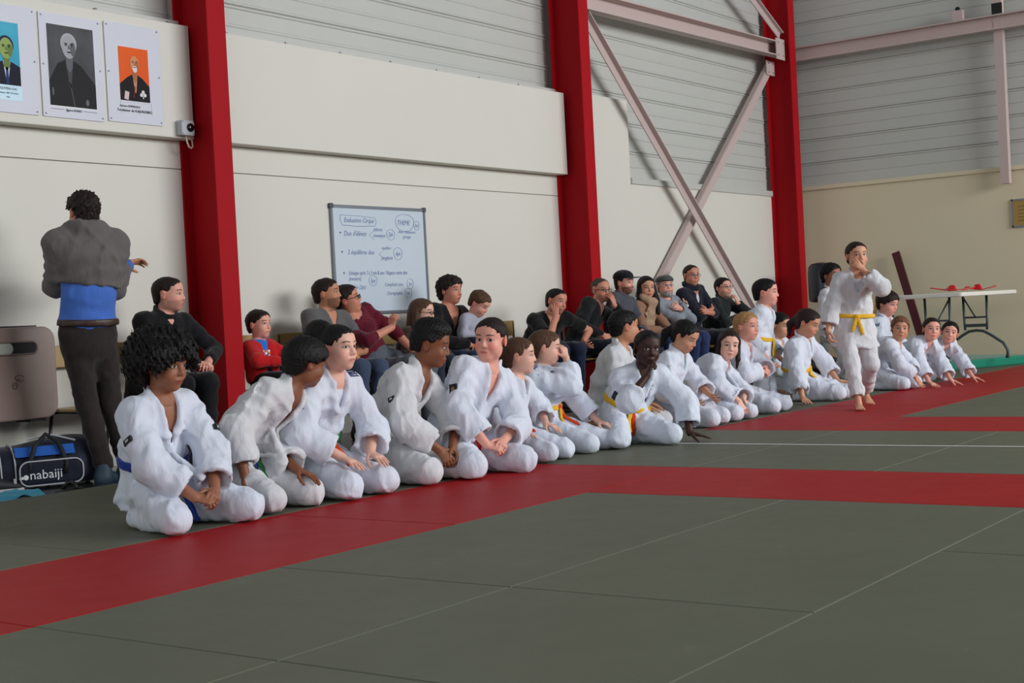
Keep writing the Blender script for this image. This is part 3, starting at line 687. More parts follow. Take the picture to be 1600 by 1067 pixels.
# ================================================================ people
def frame(yaw, pit=0, rol=0):
    """rows forward, left, up"""
    y, p, r = map(math.radians, (yaw, pit, rol))
    f = np.array([math.cos(y)*math.cos(p), math.sin(y)*math.cos(p), math.sin(p)]); l = np.array([-math.sin(y), math.cos(y), 0.]); u = np.cross(f, l)
    return np.stack([f, l*math.cos(r)+u*math.sin(r), u*math.cos(r)-l*math.sin(r)])
def ik(S, T, a, b, hint):
    S, T = np.asarray(S, float), np.asarray(T, float); d = np.linalg.norm(T-S)
    if d > (a+b)*.995: sc = d/((a+b)*.995); a, b = a*sc, b*sc
    w = (T-S)/d; x = (a*a-b*b+d*d)/(2*d); y = math.sqrt(max(a*a-x*x, 1e-6)); h = np.asarray(hint, float); h = nrm(h-w*(h@w))
    return S+w*x+h*y
def head_prims(C, R, s):
    G = lambda f, l, u: C+R.T@(np.array([f, l, u])*s)
    z = lambda *r: np.array(r)*s
    P = [ell(G(-.014, 0, .036), z(.096, .076, .080), R, .02*s), ell(G(.021, 0, -.030), z(.063, .057, .071), R, .035*s),
         ell(G(.055, 0, -.085), z(.023, .025, .021), R, .03*s), ell(G(.046, 0, .048), z(.042, .058, .045), R, .03*s)]
    for q in (-1, 1):
        P += [ell(G(.050, q*.035, -.033), z(.031, .028, .029), R, .025*s), ell(G(.012, q*.044, -.056), z(.028, .016, .026), R, .03*s)]
    for q in (-1, 1): P.append(ell(G(.099, q*.032, .004), z(.017, .019, .0115), R, .012*s, 's'))
    for q in (-1, 1): P.append(ell(G(.0675, q*.0315, .004), z(.0155, .0165, .0125), R, .004*s))
    P.append(cap(G(.078, -.034, .027), G(.078, .034, .027), .0095*s, .0095*s, .014*s))
    P += [cap(G(.084, 0, .014), G(.097, 0, -.024), .0070*s, .0108*s, .012*s)]
    for q in (-1, 1): P.append(ell(G(.088, q*.0110, -.029), z(.010, .0080, .0078), R, .006*s))
    P += [ell(G(.081, 0, -.0555), z(.012, .022, .0058), R, .006*s), ell(G(.079, 0, -.066), z(.012, .019, .0065), R, .005*s), ell(G(.072, 0, -.060), z(.016, .024, .02), R, .012*s)]
    for q in (-1, 1):
        Re = frame(0, 0, 0); a = math.radians(20*q)
        Re = np.stack([R[0]*math.cos(a)+R[1]*math.sin(a), R[1]*math.cos(a)-R[0]*math.sin(a), R[2]])
        P += [ell(G(-.014, q*.080, .000), z(.020, .0085, .032), Re, .006*s), ell(G(-.008, q*.092, .002), z(.011, .009, .019), Re, .006*s, 's')]
    return P
def hand_prims(Wr, d, n, right, s, curl=.35, spread=.06, thumb=.5):
    d = nrm(d); n = nrm(np.asarray(n, float)-d*(np.asarray(n, float)@d)); t = np.cross(d, n)*(1 if right else -1)
    g = lambda a, b, c: np.asarray(Wr)+(d*a+t*b+n*c)*s
    P = [ec(g(.005, 0, 0), g(.078, .001, 0), t, (.026*s, .016*s), (.038*s, .0125*s), .012*s)]
    for i, (a, b, L) in enumerate(((.086, .0285, .072), (.090, .0095, .080), (.086, -.0095, .074), (.078, -.0275, .058))):
        p = g(a-.006, b, 0); th = 0; r = .0090-.0006*(i == 3)
        for j, fr in enumerate((.45, .30, .25)):
            th += curl*(1, 1.15, .8)[j]*(1+.10*i)
            v = nrm(d*math.cos(th)+n*math.sin(th)+t*(1.5-i)*spread); q = p+v*L*fr*s
            P.append(cap(p, q, (r-.0009*j)*s, (r-.0009*(j+1))*s, .003*s)); p = q
    p = g(.018, .024, .004)
    for v, L, r0, r1 in ((d*.62+t*.72+n*(.25+thumb*.3), .042, .0135, .0115), (d*.85+t*.38+n*(.2+thumb*.5), .032, .011, .010), (d*.95+t*.12+n*(.2+thumb*.6), .025, .0095, .0078)):
        q = p+nrm(v)*L*s; P.append(cap(p, q, r0*s, r1*s, .005*s)); p = q
    return P
def foot_prims(An, toe, up, s):
    toe = nrm(toe); up = nrm(np.asarray(up, float)-toe*(np.asarray(up, float)@toe)); sd = np.cross(up, toe)
    g = lambda a, b, c: np.asarray(An)+(toe*a+sd*b+up*c)*s
    P = [ell(g(-.03, 0, -.045), np.array([.038, .032, .035])*s, np.stack([toe, sd, up]), .03*s), ec(g(-.01, 0, -.035), g(.12, 0, -.058), sd, (.034*s, .034*s), (.044*s, .018*s), .03*s)]
    for i in range(5):
        P.append(cap(g(.125, .034-.017*i, -.062), g(.168-.008*i if i else .170, .036-.018*i, -.066), (.0135 if i == 0 else .0105)*s, (.011 if i == 0 else .0085)*s, .006*s))
    return P
def shoe_prims(An, toe, up, s):
    toe = nrm(toe); up = nrm(np.asarray(up, float)-toe*(np.asarray(up, float)@toe)); sd = np.cross(up, toe)
    g = lambda a, b, c: np.asarray(An)+(toe*a+sd*b+up*c)*s
    return [ell(g(-.035, 0, -.045), np.array([.05, .042, .05])*s, np.stack([toe, sd, up]), .03*s), ec(g(-.01, 0, -.04), g(.15, 0, -.062), sd, (.042*s, .05*s), (.048*s, .026*s), .04*s), cap(g(-.015, 0, .02), g(-.02, 0, -.03), .042*s, .046*s, .02*s), half(g(0, 0, -.092), -up)], g
def field(prims, P):
    P = np.atleast_2d(np.asarray(P, np.float32)); D = np.full(len(P), 9., np.float32)
    for p in prims: D = combine(D, p.fn(P).astype(np.float32), p.k, p.op)
    return D
def surf(prims, p, d, reach=.4):
    """first point of the surface met when coming from p + d*reach towards p"""
    d = nrm(d); t = np.linspace(reach, -.05, 120); Q = np.asarray(p)+t[:, None]*d; D = field(prims, Q); i = np.nonzero(D < 0)[0]
    return Q[i[0]] if len(i) else np.asarray(p)
def cyl_cut(c, d, R, ln):
    c = np.asarray(c, np.float32); d = nrm(d).astype(np.float32)
    def fn(P):
        q = P-c; z = q@d; r = np.sqrt(np.maximum((q*q).sum(1)-z*z, 0)); return np.maximum(np.maximum(r-R, -z), z-ln)
    return Prim(fn, c, 1e3, .004, 's')
LOD = {1: (.0048, .0046, .0102), 2: (.0068, .0066, .0132), 3: (.0080, .0080, .0165)}
M_gi = cloth('white_judo_cotton', (217, 223, 236), .9, .6, 330)
M_gi2 = cloth('cream_judo_cotton', (211, 212, 216), .9, .6, 330)
M_hairs = {}
GI_BOT = dict(kind='gi')
_seed = [0]
def person(label, group, pel, hd, yaw, head=(0, 0, 0), s=.85, hs=.95, w=1.0, tw=0, sr=0, slouch=.03, legs=('seiza', .17, .36), arms={}, lod=2,
           top=None, bottom=None, hair=None, skin=None, belt=None, feet='bare', under=None, hat=None, glasses=None, beard=None, badges=(), gi=None, vd=.20, vo=0, tail=(.16, .19), cat='person', extra=None):
    _seed[0] += 7; sd = _seed[0]
    hh, hn, hg = LOD[lod]
    P = np.array(pel, float); Hc = np.array(hd, float); Rh = frame(*head)
    R0 = frame(yaw); Fh, Lh = R0[0], R0[1]
    G0 = np.array([P[0], P[1], 0])
    def loc(q): return G0+Fh*q[0]+Lh*q[1]+np.array([0, 0, q[2]])
    def vec(q): return Fh*q[0]+Lh*q[1]+np.array([0, 0, q[2]])
    Us = nrm(Hc-P); N = Hc+Rh.T@(np.array([-.022, 0, -.082])*hs)-Us*(.050 if s < .95 else .050)*s
    U = nrm(N-P)
    Lp = nrm(Lh-U*(Lh@U)); Fp = np.cross(Lp, U)
    Rc = frame(yaw+tw, 0, sr); Lc = nrm(Rc[1]-U*(Rc[1]@U)*(0 if sr else 1)); Fc = nrm(np.cross(Lc, U)); 
    M = lerp(P, N, .42)-Fc*slouch; Ch = lerp(P, N, .74)-Fc*slouch*.5
    S = {q: N-U*(.078 if s < .95 else .042)*s+Lc*sg*(.160 if s < .95 else .172)*s*w for q, sg in (('R', -1), ('L', 1))}
    sg = {'R': -1, 'L': 1}
    e = empty('person', (P[0], P[1], 0)); base = (P[0], P[1], 0)
    # ---- legs
    K, An, Toe, Up = {}, {}, {}, {}
    HJ = {q: P+Lp*sg[q]*.085*s*w for q in 'RL'}
    for q in 'RL':
        if isinstance(legs, dict):
            k_, a_, t_, u_ = legs[q]; K[q] = loc(k_) if k_ is not None else ik(HJ[q], loc(a_), .43*s, .42*s, Fh); An[q] = loc(a_); Toe[q] = vec(t_); Up[q] = vec(u_)
        elif legs[0] == 'seiza':
            ks, tl = legs[1], legs[2]
            K[q] = loc((tl, sg[q]*ks, .078*s)); An[q] = loc((-.05, sg[q]*.085*s, .05*s)); Toe[q] = -Fh+Lh*sg[q]*-.35; Up[q] = np.array([0, 0, -1.])
        elif legs[0] == 'chair':
            ks, kf, af = legs[1], legs[2], legs[3]; z = P[2]+.01
            K[q] = loc((kf, sg[q]*ks, z)); An[q] = loc((af, sg[q]*ks*1.05, .075)); Toe[q] = Fh+Lh*sg[q]*.15; Up[q] = np.array([0, 0, 1.])
        elif legs[0] == 'kneel':
            ks, tl = legs[1], legs[2]
            K[q] = loc((tl, sg[q]*ks, .078*s)); An[q] = loc((tl-.40*s, sg[q]*.09*s, .05*s)); Toe[q] = -Fh; Up[q] = np.array([0, 0, -1.])
    # ---- arms
    E_, Wr, HD = {}, {}, {}
    for q in 'RL':
        a = dict(w=(.10, sg[q]*.24*s, P[2]+.02), e=(-.5, sg[q]*.8, -.2)); a.update(arms.get(q, {}))
        T = np.array(a['W']) if 'W' in a else loc(a['w'])
        E_[q] = ik(S[q], T, .295*s, .25*s, vec(a['e'])); Wr[q] = T
        fd = nrm(T-E_[q]); d = vec(a['d']) if 'd' in a else fd
        n = vec(a['n']) if 'n' in a else np.cross(fd, nrm(np.cross(Fh, fd)+1e-3))
        HD[q] = dict(d=d, n=n, curl=a.get('curl', .35), spread=a.get('spread', .06), thumb=a.get('thumb', .5))
    # ---- body: one skin mesh
    hands_s = .5*(s+hs)*.92
    torso = [ec(P-U*.04*s, M, Lp, (.150*s*w, .108*s*w), (.128*s*w, .092*s*w), .05), ec(M, Ch, Lc, (.128*s*w, .092*s*w), (.148*s*w, .098*s*w), .05),
             ec(Ch, N-U*.05*s, Lc, (.148*s*w, .098*s*w), (.105*s*w, .062*s), .04), cap(S['R'], S['L'], .052*s, .052*s, .05*s)]
    neck = [ec(Hc+Rh.T@(np.array([-.022, 0, -.045])*hs), N-U*.03*s, Lc, (.046*hs, .050*hs), (.056*s, .054*s), .03*hs)]
    hp_ = head_prims(Hc, Rh, hs)
    cut = half(N-U*(.20 if not top or top.get('neck') == 'v' or top['kind'] == 'gi' else .09)*s, -U)
    parts = []; hps = []
    V, Q = polygonise(hp_[:1]+neck+torso[2:]+hp_[1:]+[cut], hh)
    parts.append((V, Q, 0)); hps.append(((V-Hc)@Rh.T)/hs)
    hl = hps[0]; hl[hl[:, 2] < -.135] = 9
    tee = top and top.get('cut', 1) < 1
    for q in 'RL':
        pr = [cap(E_[q], Wr[q], .040*s, .027*s, .01)]
        if tee: pr = [cap(S[q], E_[q], .047*s, .038*s, .02)]+pr
        else: pr = [cap(lerp(E_[q], Wr[q], .15), Wr[q], .038*s, .026*s, .01)]
        pr += hand_prims(Wr[q], HD[q]['d'], HD[q]['n'], q == 'R', hands_s, HD[q]['curl'], HD[q]['spread'], HD[q]['thumb'])
        V, Q = polygonise(pr, hn); parts.append((V, Q, 0)); hps.append(np.full_like(V, 9.))
    core = list(torso)
    for q in 'RL': core += [cap(S[q], E_[q], .045*s, .038*s, .02), cap(HJ[q], K[q], .072*s, .052*s, .03), cap(K[q], An[q], .050*s, .034*s, .02)]
    core += [cap(E_[q], lerp(E_[q], Wr[q], .6), .036*s, .03*s, .02) for q in 'RL']
    V, Q = polygonise(core, .022); parts.append((V, Q, 0)); hps.append(np.full_like(V, 9.))
    if feet == 'bare':
        for q in 'RL':
            V, Q = polygonise(foot_prims(An[q], Toe[q], Up[q], s)+[cap(lerp(K[q], An[q], .6), An[q], .04*s, .033*s, .02)], hn*(1.2 if isinstance(legs, dict) else 2.0)); parts.append((V, Q, 0)); hps.append(np.full_like(V, 9.))
    link_mesh('body', parts, [skin], e, base, np.concatenate(hps))
    # ---- hair
    if hair:
        t, off, colr = hair.get('t', .012), hair.get('line', 0), hair['col']; am, wl = hair.get('noise', (.004, .022))
        xs = np.array([-.16, -.075, -.045, -.034, .008, .020, .040, .062, .075, .16]); ys = np.array([-.066, -.060, -.050, .018, .016, .012, .040, .058, .070, .082])+off
        if 'nape' in hair: ys[:3] = hair['nape']
        if 'ear' in hair: ys[3:6] = hair['ear']
        G = lambda f, l, u: Hc+Rh.T@(np.array([f, l, u])*hs)
        hpz = [ell(G(-.014, 0, .036), (np.array([.096, .076, .080])+t)*hs, Rh, .02), ell(G(.040, 0, .050), (np.array([.046, .060, .048])+t*.7)*hs, Rh, .02), ell(G(-.03, 0, -.02), (np.array([.072, .062, .07])+t*.7)*hs, Rh, .02)]
        for x in hair.get('shape', ()): hpz.append(ell(G(*x[0]), np.array(x[1])*hs, Rh, x[2] if len(x) > 2 else .02))
        def hl_cut(Pq):
            q = (Pq-Hc.astype(np.float32))@Rh.T.astype(np.float32)/hs; side = np.abs(q[:, 1])
            ln = np.interp(q[:, 0], xs, ys)+np.where(q[:, 0] > .05, -.010*(side/.05)**2, 0)
            zg = hair.get('zig', .004); ln = ln+zg*np.sin(q[:, 1]*190+sd)*np.sin(q[:, 1]*70+q[:, 0]*40+1)
            return (ln-q[:, 2])*.7*hs
        hpz.append(Prim(hl_cut, (0, 0, 0), 1e3, .006, 'i'))
        for x in hair.get('extra', ()):
            if x[0] == 'cap': hpz.append(cap(G(*x[1]), G(*x[2]), x[3]*hs, x[4]*hs, .015))
            else: hpz.append(ell(G(*x[1]), np.array(x[2])*hs, Rh, .012))
        curly = wl < .021 or am > .0045
        def strands(Pq):
            q = (Pq-Hc.astype(np.float32))@Rh.T.astype(np.float32)/hs; th = np.arctan2(q[:, 1], q[:, 0]+.05); u = q[:, 2]
            return am*.9*(np.sin(th*23+2.5*np.sin(th*4+sd)+u*18)*.6+np.sin(th*41-u*30+2*np.sin(th*3))*.55)*np.clip((np.hypot(q[:, 0]+.05, q[:, 1]))/.05, 0, 1)
        V, Q = polygonise(hpz, hh*1.1, lumps(am, wl, sd) if curly else strands, am*1.5)
        hm = link_mesh('hair', [(V, Q, 0)], [hair_mat(colr)], e, base)
        if 'tie' in hair: 
            V, Q = polygonise([ell(G(*hair['tie'][0]), np.array((.014, .014, .014))*hs)], hh); link_mesh('hair_tie', [(V, Q, 0)], [plain('hair_tie', hair['tie'][1], .6)], hm, base)
    G = lambda f, l, u: Hc+Rh.T@(np.array([f, l, u])*hs)
    if beard:
        bp = [ell(G(.050, 0, -.085), np.array([.044, .050, .034])*hs, Rh, .02)]+[ell(G(.018, q*.052, -.055), np.array([.03, .018, .045])*hs, Rh, .02) for q in (-1, 1)]
        bp += [cap(G(.088, -.026, -.056), G(.092, .026, -.056), .008*hs, .008*hs, .01), ell(G(.09, 0, -.064), np.array([.02, .02, .006])*hs, Rh, .004, 's')]
        V, Q = polygonise(bp, hh*1.1, lumps(.003, .018, sd), .004); link_mesh('beard', [(V, Q, 0)], [hair_mat(beard)], e, base)
    if hat:
        if hat[0] == 'cap': hz = [ell(G(-.012, 0, .062), np.array([.112, .090, .075])*hs, Rh, .01), half(G(0, 0, .048), -Rh[2])], [ell(G(.118, 0, .052), np.array([.075, .074, .006])*hs, Rh, .01)]
        else: hz = [ell(G(-.008, 0, .066), np.array([.116, .094, .058])*hs, Rh, .01), half(G(0, 0, .052), -Rh[2]+Rh[0]*-.1)], [ell(G(.088, 0, .058), np.array([.044, .062, .012])*hs, Rh, .01)]
        V, Q = polygonise(hz[0], hh*1.1); ht = link_mesh('hat', [(V, Q, 0)], [cloth('hat_cloth', hat[1], .8, .3)], e, base)
        V, Q = polygonise(hz[1], .004); link_mesh('hat_brim', [(V, Q, 0)], [cloth('hat_cloth', hat[1], .8, .3)], ht, base)
    if glasses:
        gp = []; gm = plain('glasses_frame', glasses, .3)
        mb = MB()
        for q in (-1, 1):
            mb.tube([G(.100+.002*math.cos(a)-.006*abs(math.cos(a)) * (1 if math.cos(a)*1 > 0 else .2), q*(.033+.021*math.cos(a)), .002+.015*math.sin(a))-np.array(base) for a in [6.283*k/16 for k in range(16)]], .0021*hs*(1.3 if lod > 1 else 1), 6, True)
            mb.tube([G(.094, q*.054, .006)-np.array(base), G(.04, q*.079, .010)-np.array(base), G(-.01, q*.084, .008)-np.array(base)], .002*hs*1.2, 6)
        mb.tube([G(.101, -.012, .005)-np.array(base), G(.106, 0, .008)-np.array(base), G(.101, .012, .005)-np.array(base)], .0022*hs, 6)
        go = mb.build('glasses', gm, e, True)
    # ---- trousers
    b = dict(kind='trousers', col=(30, 32, 40)); b.update(bottom or {})
    gk = b['kind'] == 'gi'; bm = (M_gi if not gi else gi) if gk else cloth(b.get('name', 'trouser_cloth'), b['col'], .85, .35)
    z = s*w**.5
    r0, r1, r2, r3 = (.104, .082, .078, .074) if gk else (.092, .070, .066, .056)
    fo = .0058*s if gk else .004*s
    tp = [ec(P-U*.07*s, P+U*.09*s, Lp, (.168*z, .135*z), (.158*z, .118*z), .05)]
    for i, q in enumerate('RL'):
        tp += [cap(HJ[q], K[q], r0*z, r1*z, .03, fold=(fo, .11, sd+i)), cap(K[q], An[q], r2*z, r3*z, .022, fold=(fo, .09, sd+3+i))]
    for q in 'RL':
        dd = nrm(An[q]-K[q]); c0 = An[q]-dd*(.05*s if gk else .0)
        tp += [cyl_cut(c0, dd, .13*s, .14)]
        if lod < 3 or isinstance(legs, dict) or legs[0] != 'chair': tp += [cap(c0-dd*.005, c0+dd*.03, r3*.66*z, r3*.66*z, .004, 's')]
    if isinstance(legs, dict) or legs[0] in ('seiza', 'kneel'): tp.append(half((0, 0, .004), (0, 0, -1), .02))
    V, Q = polygonise(tp, hg, creases(.0058*s if gk else .0035*s, .13, sd), .008); link_mesh('trousers', [(V, Q, 0)], [bm], e, base)
    if feet != 'bare':
        for q in 'RL':
            sp_, g = shoe_prims(An[q], Toe[q], Up[q], s*1.05); V, Q = polygonise(sp_, .013); so = link_mesh('shoe', [(V, Q, 0)], [plain('shoe_upper', feet, .6)], e, base)
            V, Q = polygonise([ec(g(-.055, 0, -.086), g(.165, 0, -.086), np.cross(Up[q], Toe[q]), (.046*s, .012), (.05*s, .012), .01)], .011); link_mesh('sole', [(V, Q, 0)], [plain('shoe_sole', (70, 70, 72), .7)], so, base)
    # ---- top
    t = dict(kind='gi'); t.update(top or {}); gk = t['kind'] == 'gi'
    tm = (gi or M_gi) if gk else cloth(t.get('name', 'top_cloth'), t['col'], .88, .3, stripe=t.get('stripe'))
    i0 = t.get('inf', 1.0)
    fl = t.get('flare', 1.0)
    if gk: a0, a1, a2, rs, e1, e2, e3 = (.196*fl, .150*fl), (.166, .124), (.172, .122), .070, .077, .088, .096
    else: a0, a1, a2, rs, e1, e2, e3 = (.176*i0, .134*i0), (.150*i0, .116*i0), (.163*i0, .112*i0), .062*i0, .062*i0, .054*i0, .044*i0
    sc = lambda a: (a[0]*s*w, a[1]*s*w)
    hem = t.get('hem', .10 if gk else .06)
    fo = (.0080 if gk else .005)*s
    jp = [ec(P-U*(hem+(.05 if gk else 0))*s, M, Lp, sc(a0), sc(a1), .05, fold=(fo*.8, .11, sd+11), flat=.6), ec(M, Ch, Lc, sc(a1), sc(a2), .05, fold=(fo*.7, .12, sd+12)),
          ec(Ch, N-U*.06*s, Lc, sc(a2), (.118*s*w, .074*s), .05), cap(S['R'], S['L'], rs*s, rs*s, .05*s)]
    cuffs = {}
    for i, q in enumerate('RL'):
        cf = arms.get(q, {}).get('cf', t.get('cut', .74 if gk else .97))
        if cf < 1 and 'upper' in t: c0 = lerp(S[q], E_[q], t['upper']); jp.append(cap(S[q], c0, e1*s*1.05, e1*s*1.12, .03, fold=(fo*.5, .08, sd+20+i))); dd = nrm(E_[q]-S[q])
        else:
            c0 = lerp(E_[q], Wr[q], cf); dd = nrm(Wr[q]-E_[q])
            jp += [cap(S[q], E_[q], e1*s, e2*s, .03, fold=(fo, .10, sd+20+i)), cap(E_[q], c0, e2*s, e3*s, .02, fold=(fo*.5, .09, sd+24+i))]
        cuffs[q] = (c0, dd)
    for q in 'RL':
        c0, dd = cuffs[q]; rr = (e1*1.12 if 'upper' in t else e3)*s
        jp.append(cyl_cut(c0, dd, rr*1.25, .08)); jp.append(cap(c0-dd*.012, c0+dd*.05, rr*.70, rr*.74, .003, 's'))
    if gk: jp.append(half(P-U*hem*s, -U, .004))
    Nf, Uf, Lf, Ff = [x.astype(np.float32) for x in (N, U, Lc, Fc)]
    solid = list(jp)
    if gk or t.get('neck') == 'v':
        vdd = vd*s*1.1; vw = t.get('vw', .062)*s
        def vcut(Pq):
            q = Pq-Nf; u = q@Uf; l = q@Lf-vo*s; f = q@Ff
            return np.maximum(np.maximum((np.abs(l)-vw*np.clip((u+vdd)/vdd, 0, 1.15))*.85, -f-.01), np.maximum(np.maximum(-(u+vdd), u-.09*s), f-.17*s*w))
        jp.append(Prim(vcut, (0, 0, 0), 1e3, .006, 's'))
    nr = t.get('nr', .062)*s
    jp.append(cap(N-U*.015*s, N+(Hc-N)*1.0, nr, nr*1.25, .008, 's'))
    if gk:
        for q in (-1, 1):
            pts = [N+U*.040*s-Fc*.066*s, N+U*.030*s+Lc*q*.048*s-Fc*.048*s, N+U*.016*s+Lc*q*.071*s-Fc*.002*s]
            for fr, ww in ((.16, .060), (.45, .046), (.75, .028), (1.0, .010), (1.28, -.022)):
                b_ = N-U*vd*s*1.1*fr+Lc*(q*ww+vo*fr)*s; p_ = surf(solid, b_, Fc, .3); pts.append(p_-Fc*.001)
            mid = N-U*.05*s
            for a_, c_ in zip(pts[:-1], pts[1:]):
                out = (a_+c_)/2-mid; out = nrm(out-U*(out@U)+Fc*.02); jp.append(ec(a_, c_, np.cross(nrm(c_-a_), out), (.026*s, .019*s), (.026*s, .019*s), .004))
    if t.get('collar'):
        ring = [N+U*.028*s+(Lc*math.cos(x)*.066+Fc*math.sin(x)*.066)*s-U*.02*s*math.sin(x) for x in [6.283*k/12 for k in range(13)]]
        for a_, c_ in zip(ring[:-1], ring[1:]): jp.append(cap(a_, c_, t['collar']*s, None, .012))
    V, Q = polygonise(jp, hg, creases((.0068 if gk else .0040)*s, .14, sd+1), .008); jo = link_mesh('jacket' if gk else t.get('part', 'top'), [(V, Q, 0)], [tm], e, base)
    if under:
        up_ = [ec(M, Ch, Lc, sc((.138, .100)), sc((.156, .104)), .05), ec(Ch, N-U*.05*s, Lc, sc((.156, .104)), (.112*s*w, .068*s), .04), cap(N-U*.02*s+Fc*.02, N+U*.2*s+Fc*.05, .060*s, .065*s, .01, 's')]
        V, Q = polygonise(up_, .010); link_mesh('undershirt', [(V, Q, 0)], [cloth('undershirt', under, .85, .2)], e, base)
    # ---- belt
    if belt:
        c1, c2 = belt[0], belt[1]; B0 = lerp(P, N, belt[2] if len(belt) > 2 else .30); nt = np.cross(Lp, Fp)
        g = .011
        bp = [ec(P-U*hem*s, M, Lp, (a0[0]*s*w+g, a0[1]*s*w+g), (a1[0]*s*w+g, a1[1]*s*w+g), .05, flat=.6), ec(M, Ch, Lc, (a1[0]*s*w+g, a1[1]*s*w+g), (a2[0]*s*w+g, a2[1]*s*w+g), .05), half(B0+U*.021*s, U, .004), half(B0-U*.021*s, -U, .004)]
        V, Q = polygonise(bp, min(hg, .009)); bo = link_mesh('belt', [(V, Q, 0)], [cloth('belt_cotton', c1, .8, .2)], e, base)
        kn = surf(bp, B0+Lp*belt[3]*s if len(belt) > 3 else B0, Fp, .35)
        kp = [ell(kn, np.array([.020, .032, .024])*s, np.stack([Fp, Lp, U]), .01)]
        V, Q = polygonise(kp, .007); link_mesh('knot', [(V, Q, 0)], [cloth('belt_cotton', c2, .8, .2)], bo, base)
        clo = solid+tp
        for q, ln in ((-1, tail[0]), (1, tail[1])):
            tl = [kn+Fp*.006]
            dn = nrm(-U+Lp*q*.32)
            for fr in (.25, .5, .75, 1.0):
                pt = kn+dn*ln*s*fr
                sp2 = surf(clo, pt-Fp*.03, Fp, .16)+Fp*.004; sp2[2] = max(sp2[2], .012); tl.append(sp2)
            tpz = [ec(a_, c_, np.cross(nrm(c_-a_), Fp), (.020*s, .006), (.020*s, .006), .006) for a_, c_ in zip(tl[:-1], tl[1:])]
            V, Q = polygonise(tpz, .0062); link_mesh('belt_tail', [(V, Q, 0)], [cloth('belt_cotton', c2 if q == 1 else (belt[4] if len(belt) > 4 else c2), .8, .2)], bo, base)
    # ---- badges: (q, fraction along upper arm, direction local, w, h, colour, colour2)
    for (q, fr, d_, bw, bh, cc, c2) in badges:
        d_ = nrm(vec(d_)); p0 = lerp(S[q], E_[q], fr) if fr < 2 else N-U*(fr-2)*s+Lc*sg[q]*.09*s; sp0 = surf(solid, p0, d_, .2)
        ax = nrm(E_[q]-S[q]) if fr < 2 else -U; y_ = -nrm(ax-d_*(ax@d_)); x_ = np.cross(y_, d_)
        m4 = Matrix(((*[x_[0], y_[0], d_[0]], sp0[0]-base[0]), (*[x_[1], y_[1], d_[1]], sp0[1]-base[1]), (*[x_[2], y_[2], d_[2]], sp0[2]), (0, 0, 0, 1)))
        bo = MB().box((-bw/2, -bh/2, -.004), (bw/2, bh/2, .008), m4).build('badge', plain('badge_cloth', cc, .7), jo)
        if c2: MB().box((-bw*.22, -bh*.18, .008), (bw*.18, bh*.22, .009), m4).build('badge_emblem', plain('badge_thread', c2, .7), bo)
    J = dict(e=e, base=base, N=N, U=U, Fc=Fc, Lc=Lc, S=S, E=E_, W=Wr, P=P, M=M, solid=solid, jo=jo, Hc=Hc, Rh=Rh, loc=loc, s=s, top=tm, Ch=Ch, An=An)
    if extra: extra(J)
    tag(e, label, cat, group)
    return J
# ================================================================ who sits where
def fa(x, y, al): return math.degrees(math.atan2(CAM.y-y, CAM.x-x))+al     # facing the photographer, turned by al
SK = dict(pale=(230, 180, 160), pink=(230, 166, 146), tan=(196, 136, 104), olive=(208, 152, 122), brown=(132, 82, 56), mid=(152, 100, 74), dark=(62, 36, 28), ruddy=(206, 138, 114))
BLK = (16, 13, 13); DBR = (36, 25, 21); BRN = (84, 58, 42); LBR = (112, 76, 50); BLD = (172, 130, 84); GRY = (120, 116, 112)
GRP = 'people in judo suits lined up on the mats'
BLU = (30, 58, 138); GRN = (40, 120, 60); ORG = (214, 66, 22); YEL = (226, 176, 40); RED = (206, 34, 30)
SZ = 'seiza'
def kid(label, pel, hd, yaw, al, pit=0, rol=0, **kw):
    kw.setdefault('bottom', GI_BOT)
    return person(label, GRP, pel, hd, yaw, (fa(hd[0], hd[1], al), pit, rol), **kw)
def on_thighs(f=.27, l=.10, z=.20, curl=.15):
    return {q: dict(w=(f, sg*l, z), e=(-.5, sg*1.0, .1), d=(1, -sg*.1, -.35), n=(.25, 0, -1), curl=curl, spread=.10) for q, sg in (('R', -1), ('L', 1))}
def clasped(f=.30, l=0, z=.16, g=.035):
    return {q: dict(w=(f, l+sg*g*1.6, z+.006*sg), e=(-.3, sg*1.0, .0), d=(.75, -sg*.75, -.25), n=(-.1, -sg*.6, -.75), curl=.75, spread=.05) for q, sg in (('R', -1), ('L', 1))}
BLKB = ((14, 14, 18), (190, 192, 196))
kid('person kneeling in white judo suit with blue belt and clasped hands', (-1.40, 1.34, .18), (-1.43, 1.2, .70), -91, 48, -7, s=.88, hs=.99, lod=1, legs=(SZ, .20, .36),
    arms=clasped(.34, -.02, .15), gi=M_gi, vd=.25, belt=(BLU, BLU, .26), tail=(.30, .36), skin=skin_mat(SK['mid'], blush=.15),
    hair=dict(t=.02, col=BLK, line=-.028, nape=-.09, noise=(.0075, .032), shape=[((-.028, 0, .030), (.158, .165, .150), .03)]),
    badges=[('R', .55, (-.1, -1, .2), .052, .026, *BLKB), ('L', .55, (.8, .6, .2), .05, .026, *BLKB)])
kid('person kneeling in cream judo suit, bent sideways, face turned away, blue-green belt', (-.88, 1.42, .18), (-.63, 1.14, .66), -88, 118, -14, 6, s=.86, hs=.97, lod=1, legs=(SZ, .13, .37), slouch=.07,
    arms=dict(R=dict(W=(-1.02, 1.18, .17), e=(-.6, -1, 0), d=(.5, 0, -1), curl=.4), L=dict(W=(-.76, 1.10, .17), e=(-1, .1, .1), d=(1, .2, -.35), n=(.2, 0, -1), curl=.2)), gi=M_gi2, vd=.30, belt=(BLU, GRN, .24, 0, BLU), skin=skin_mat(SK['brown'], blush=.1),
    hair=dict(t=.022, col=BLK, line=-.004, noise=(.0018, .014)), badges=[('L', 2.14, (1, .1, .2), .045, .02, (60, 110, 180), None)])
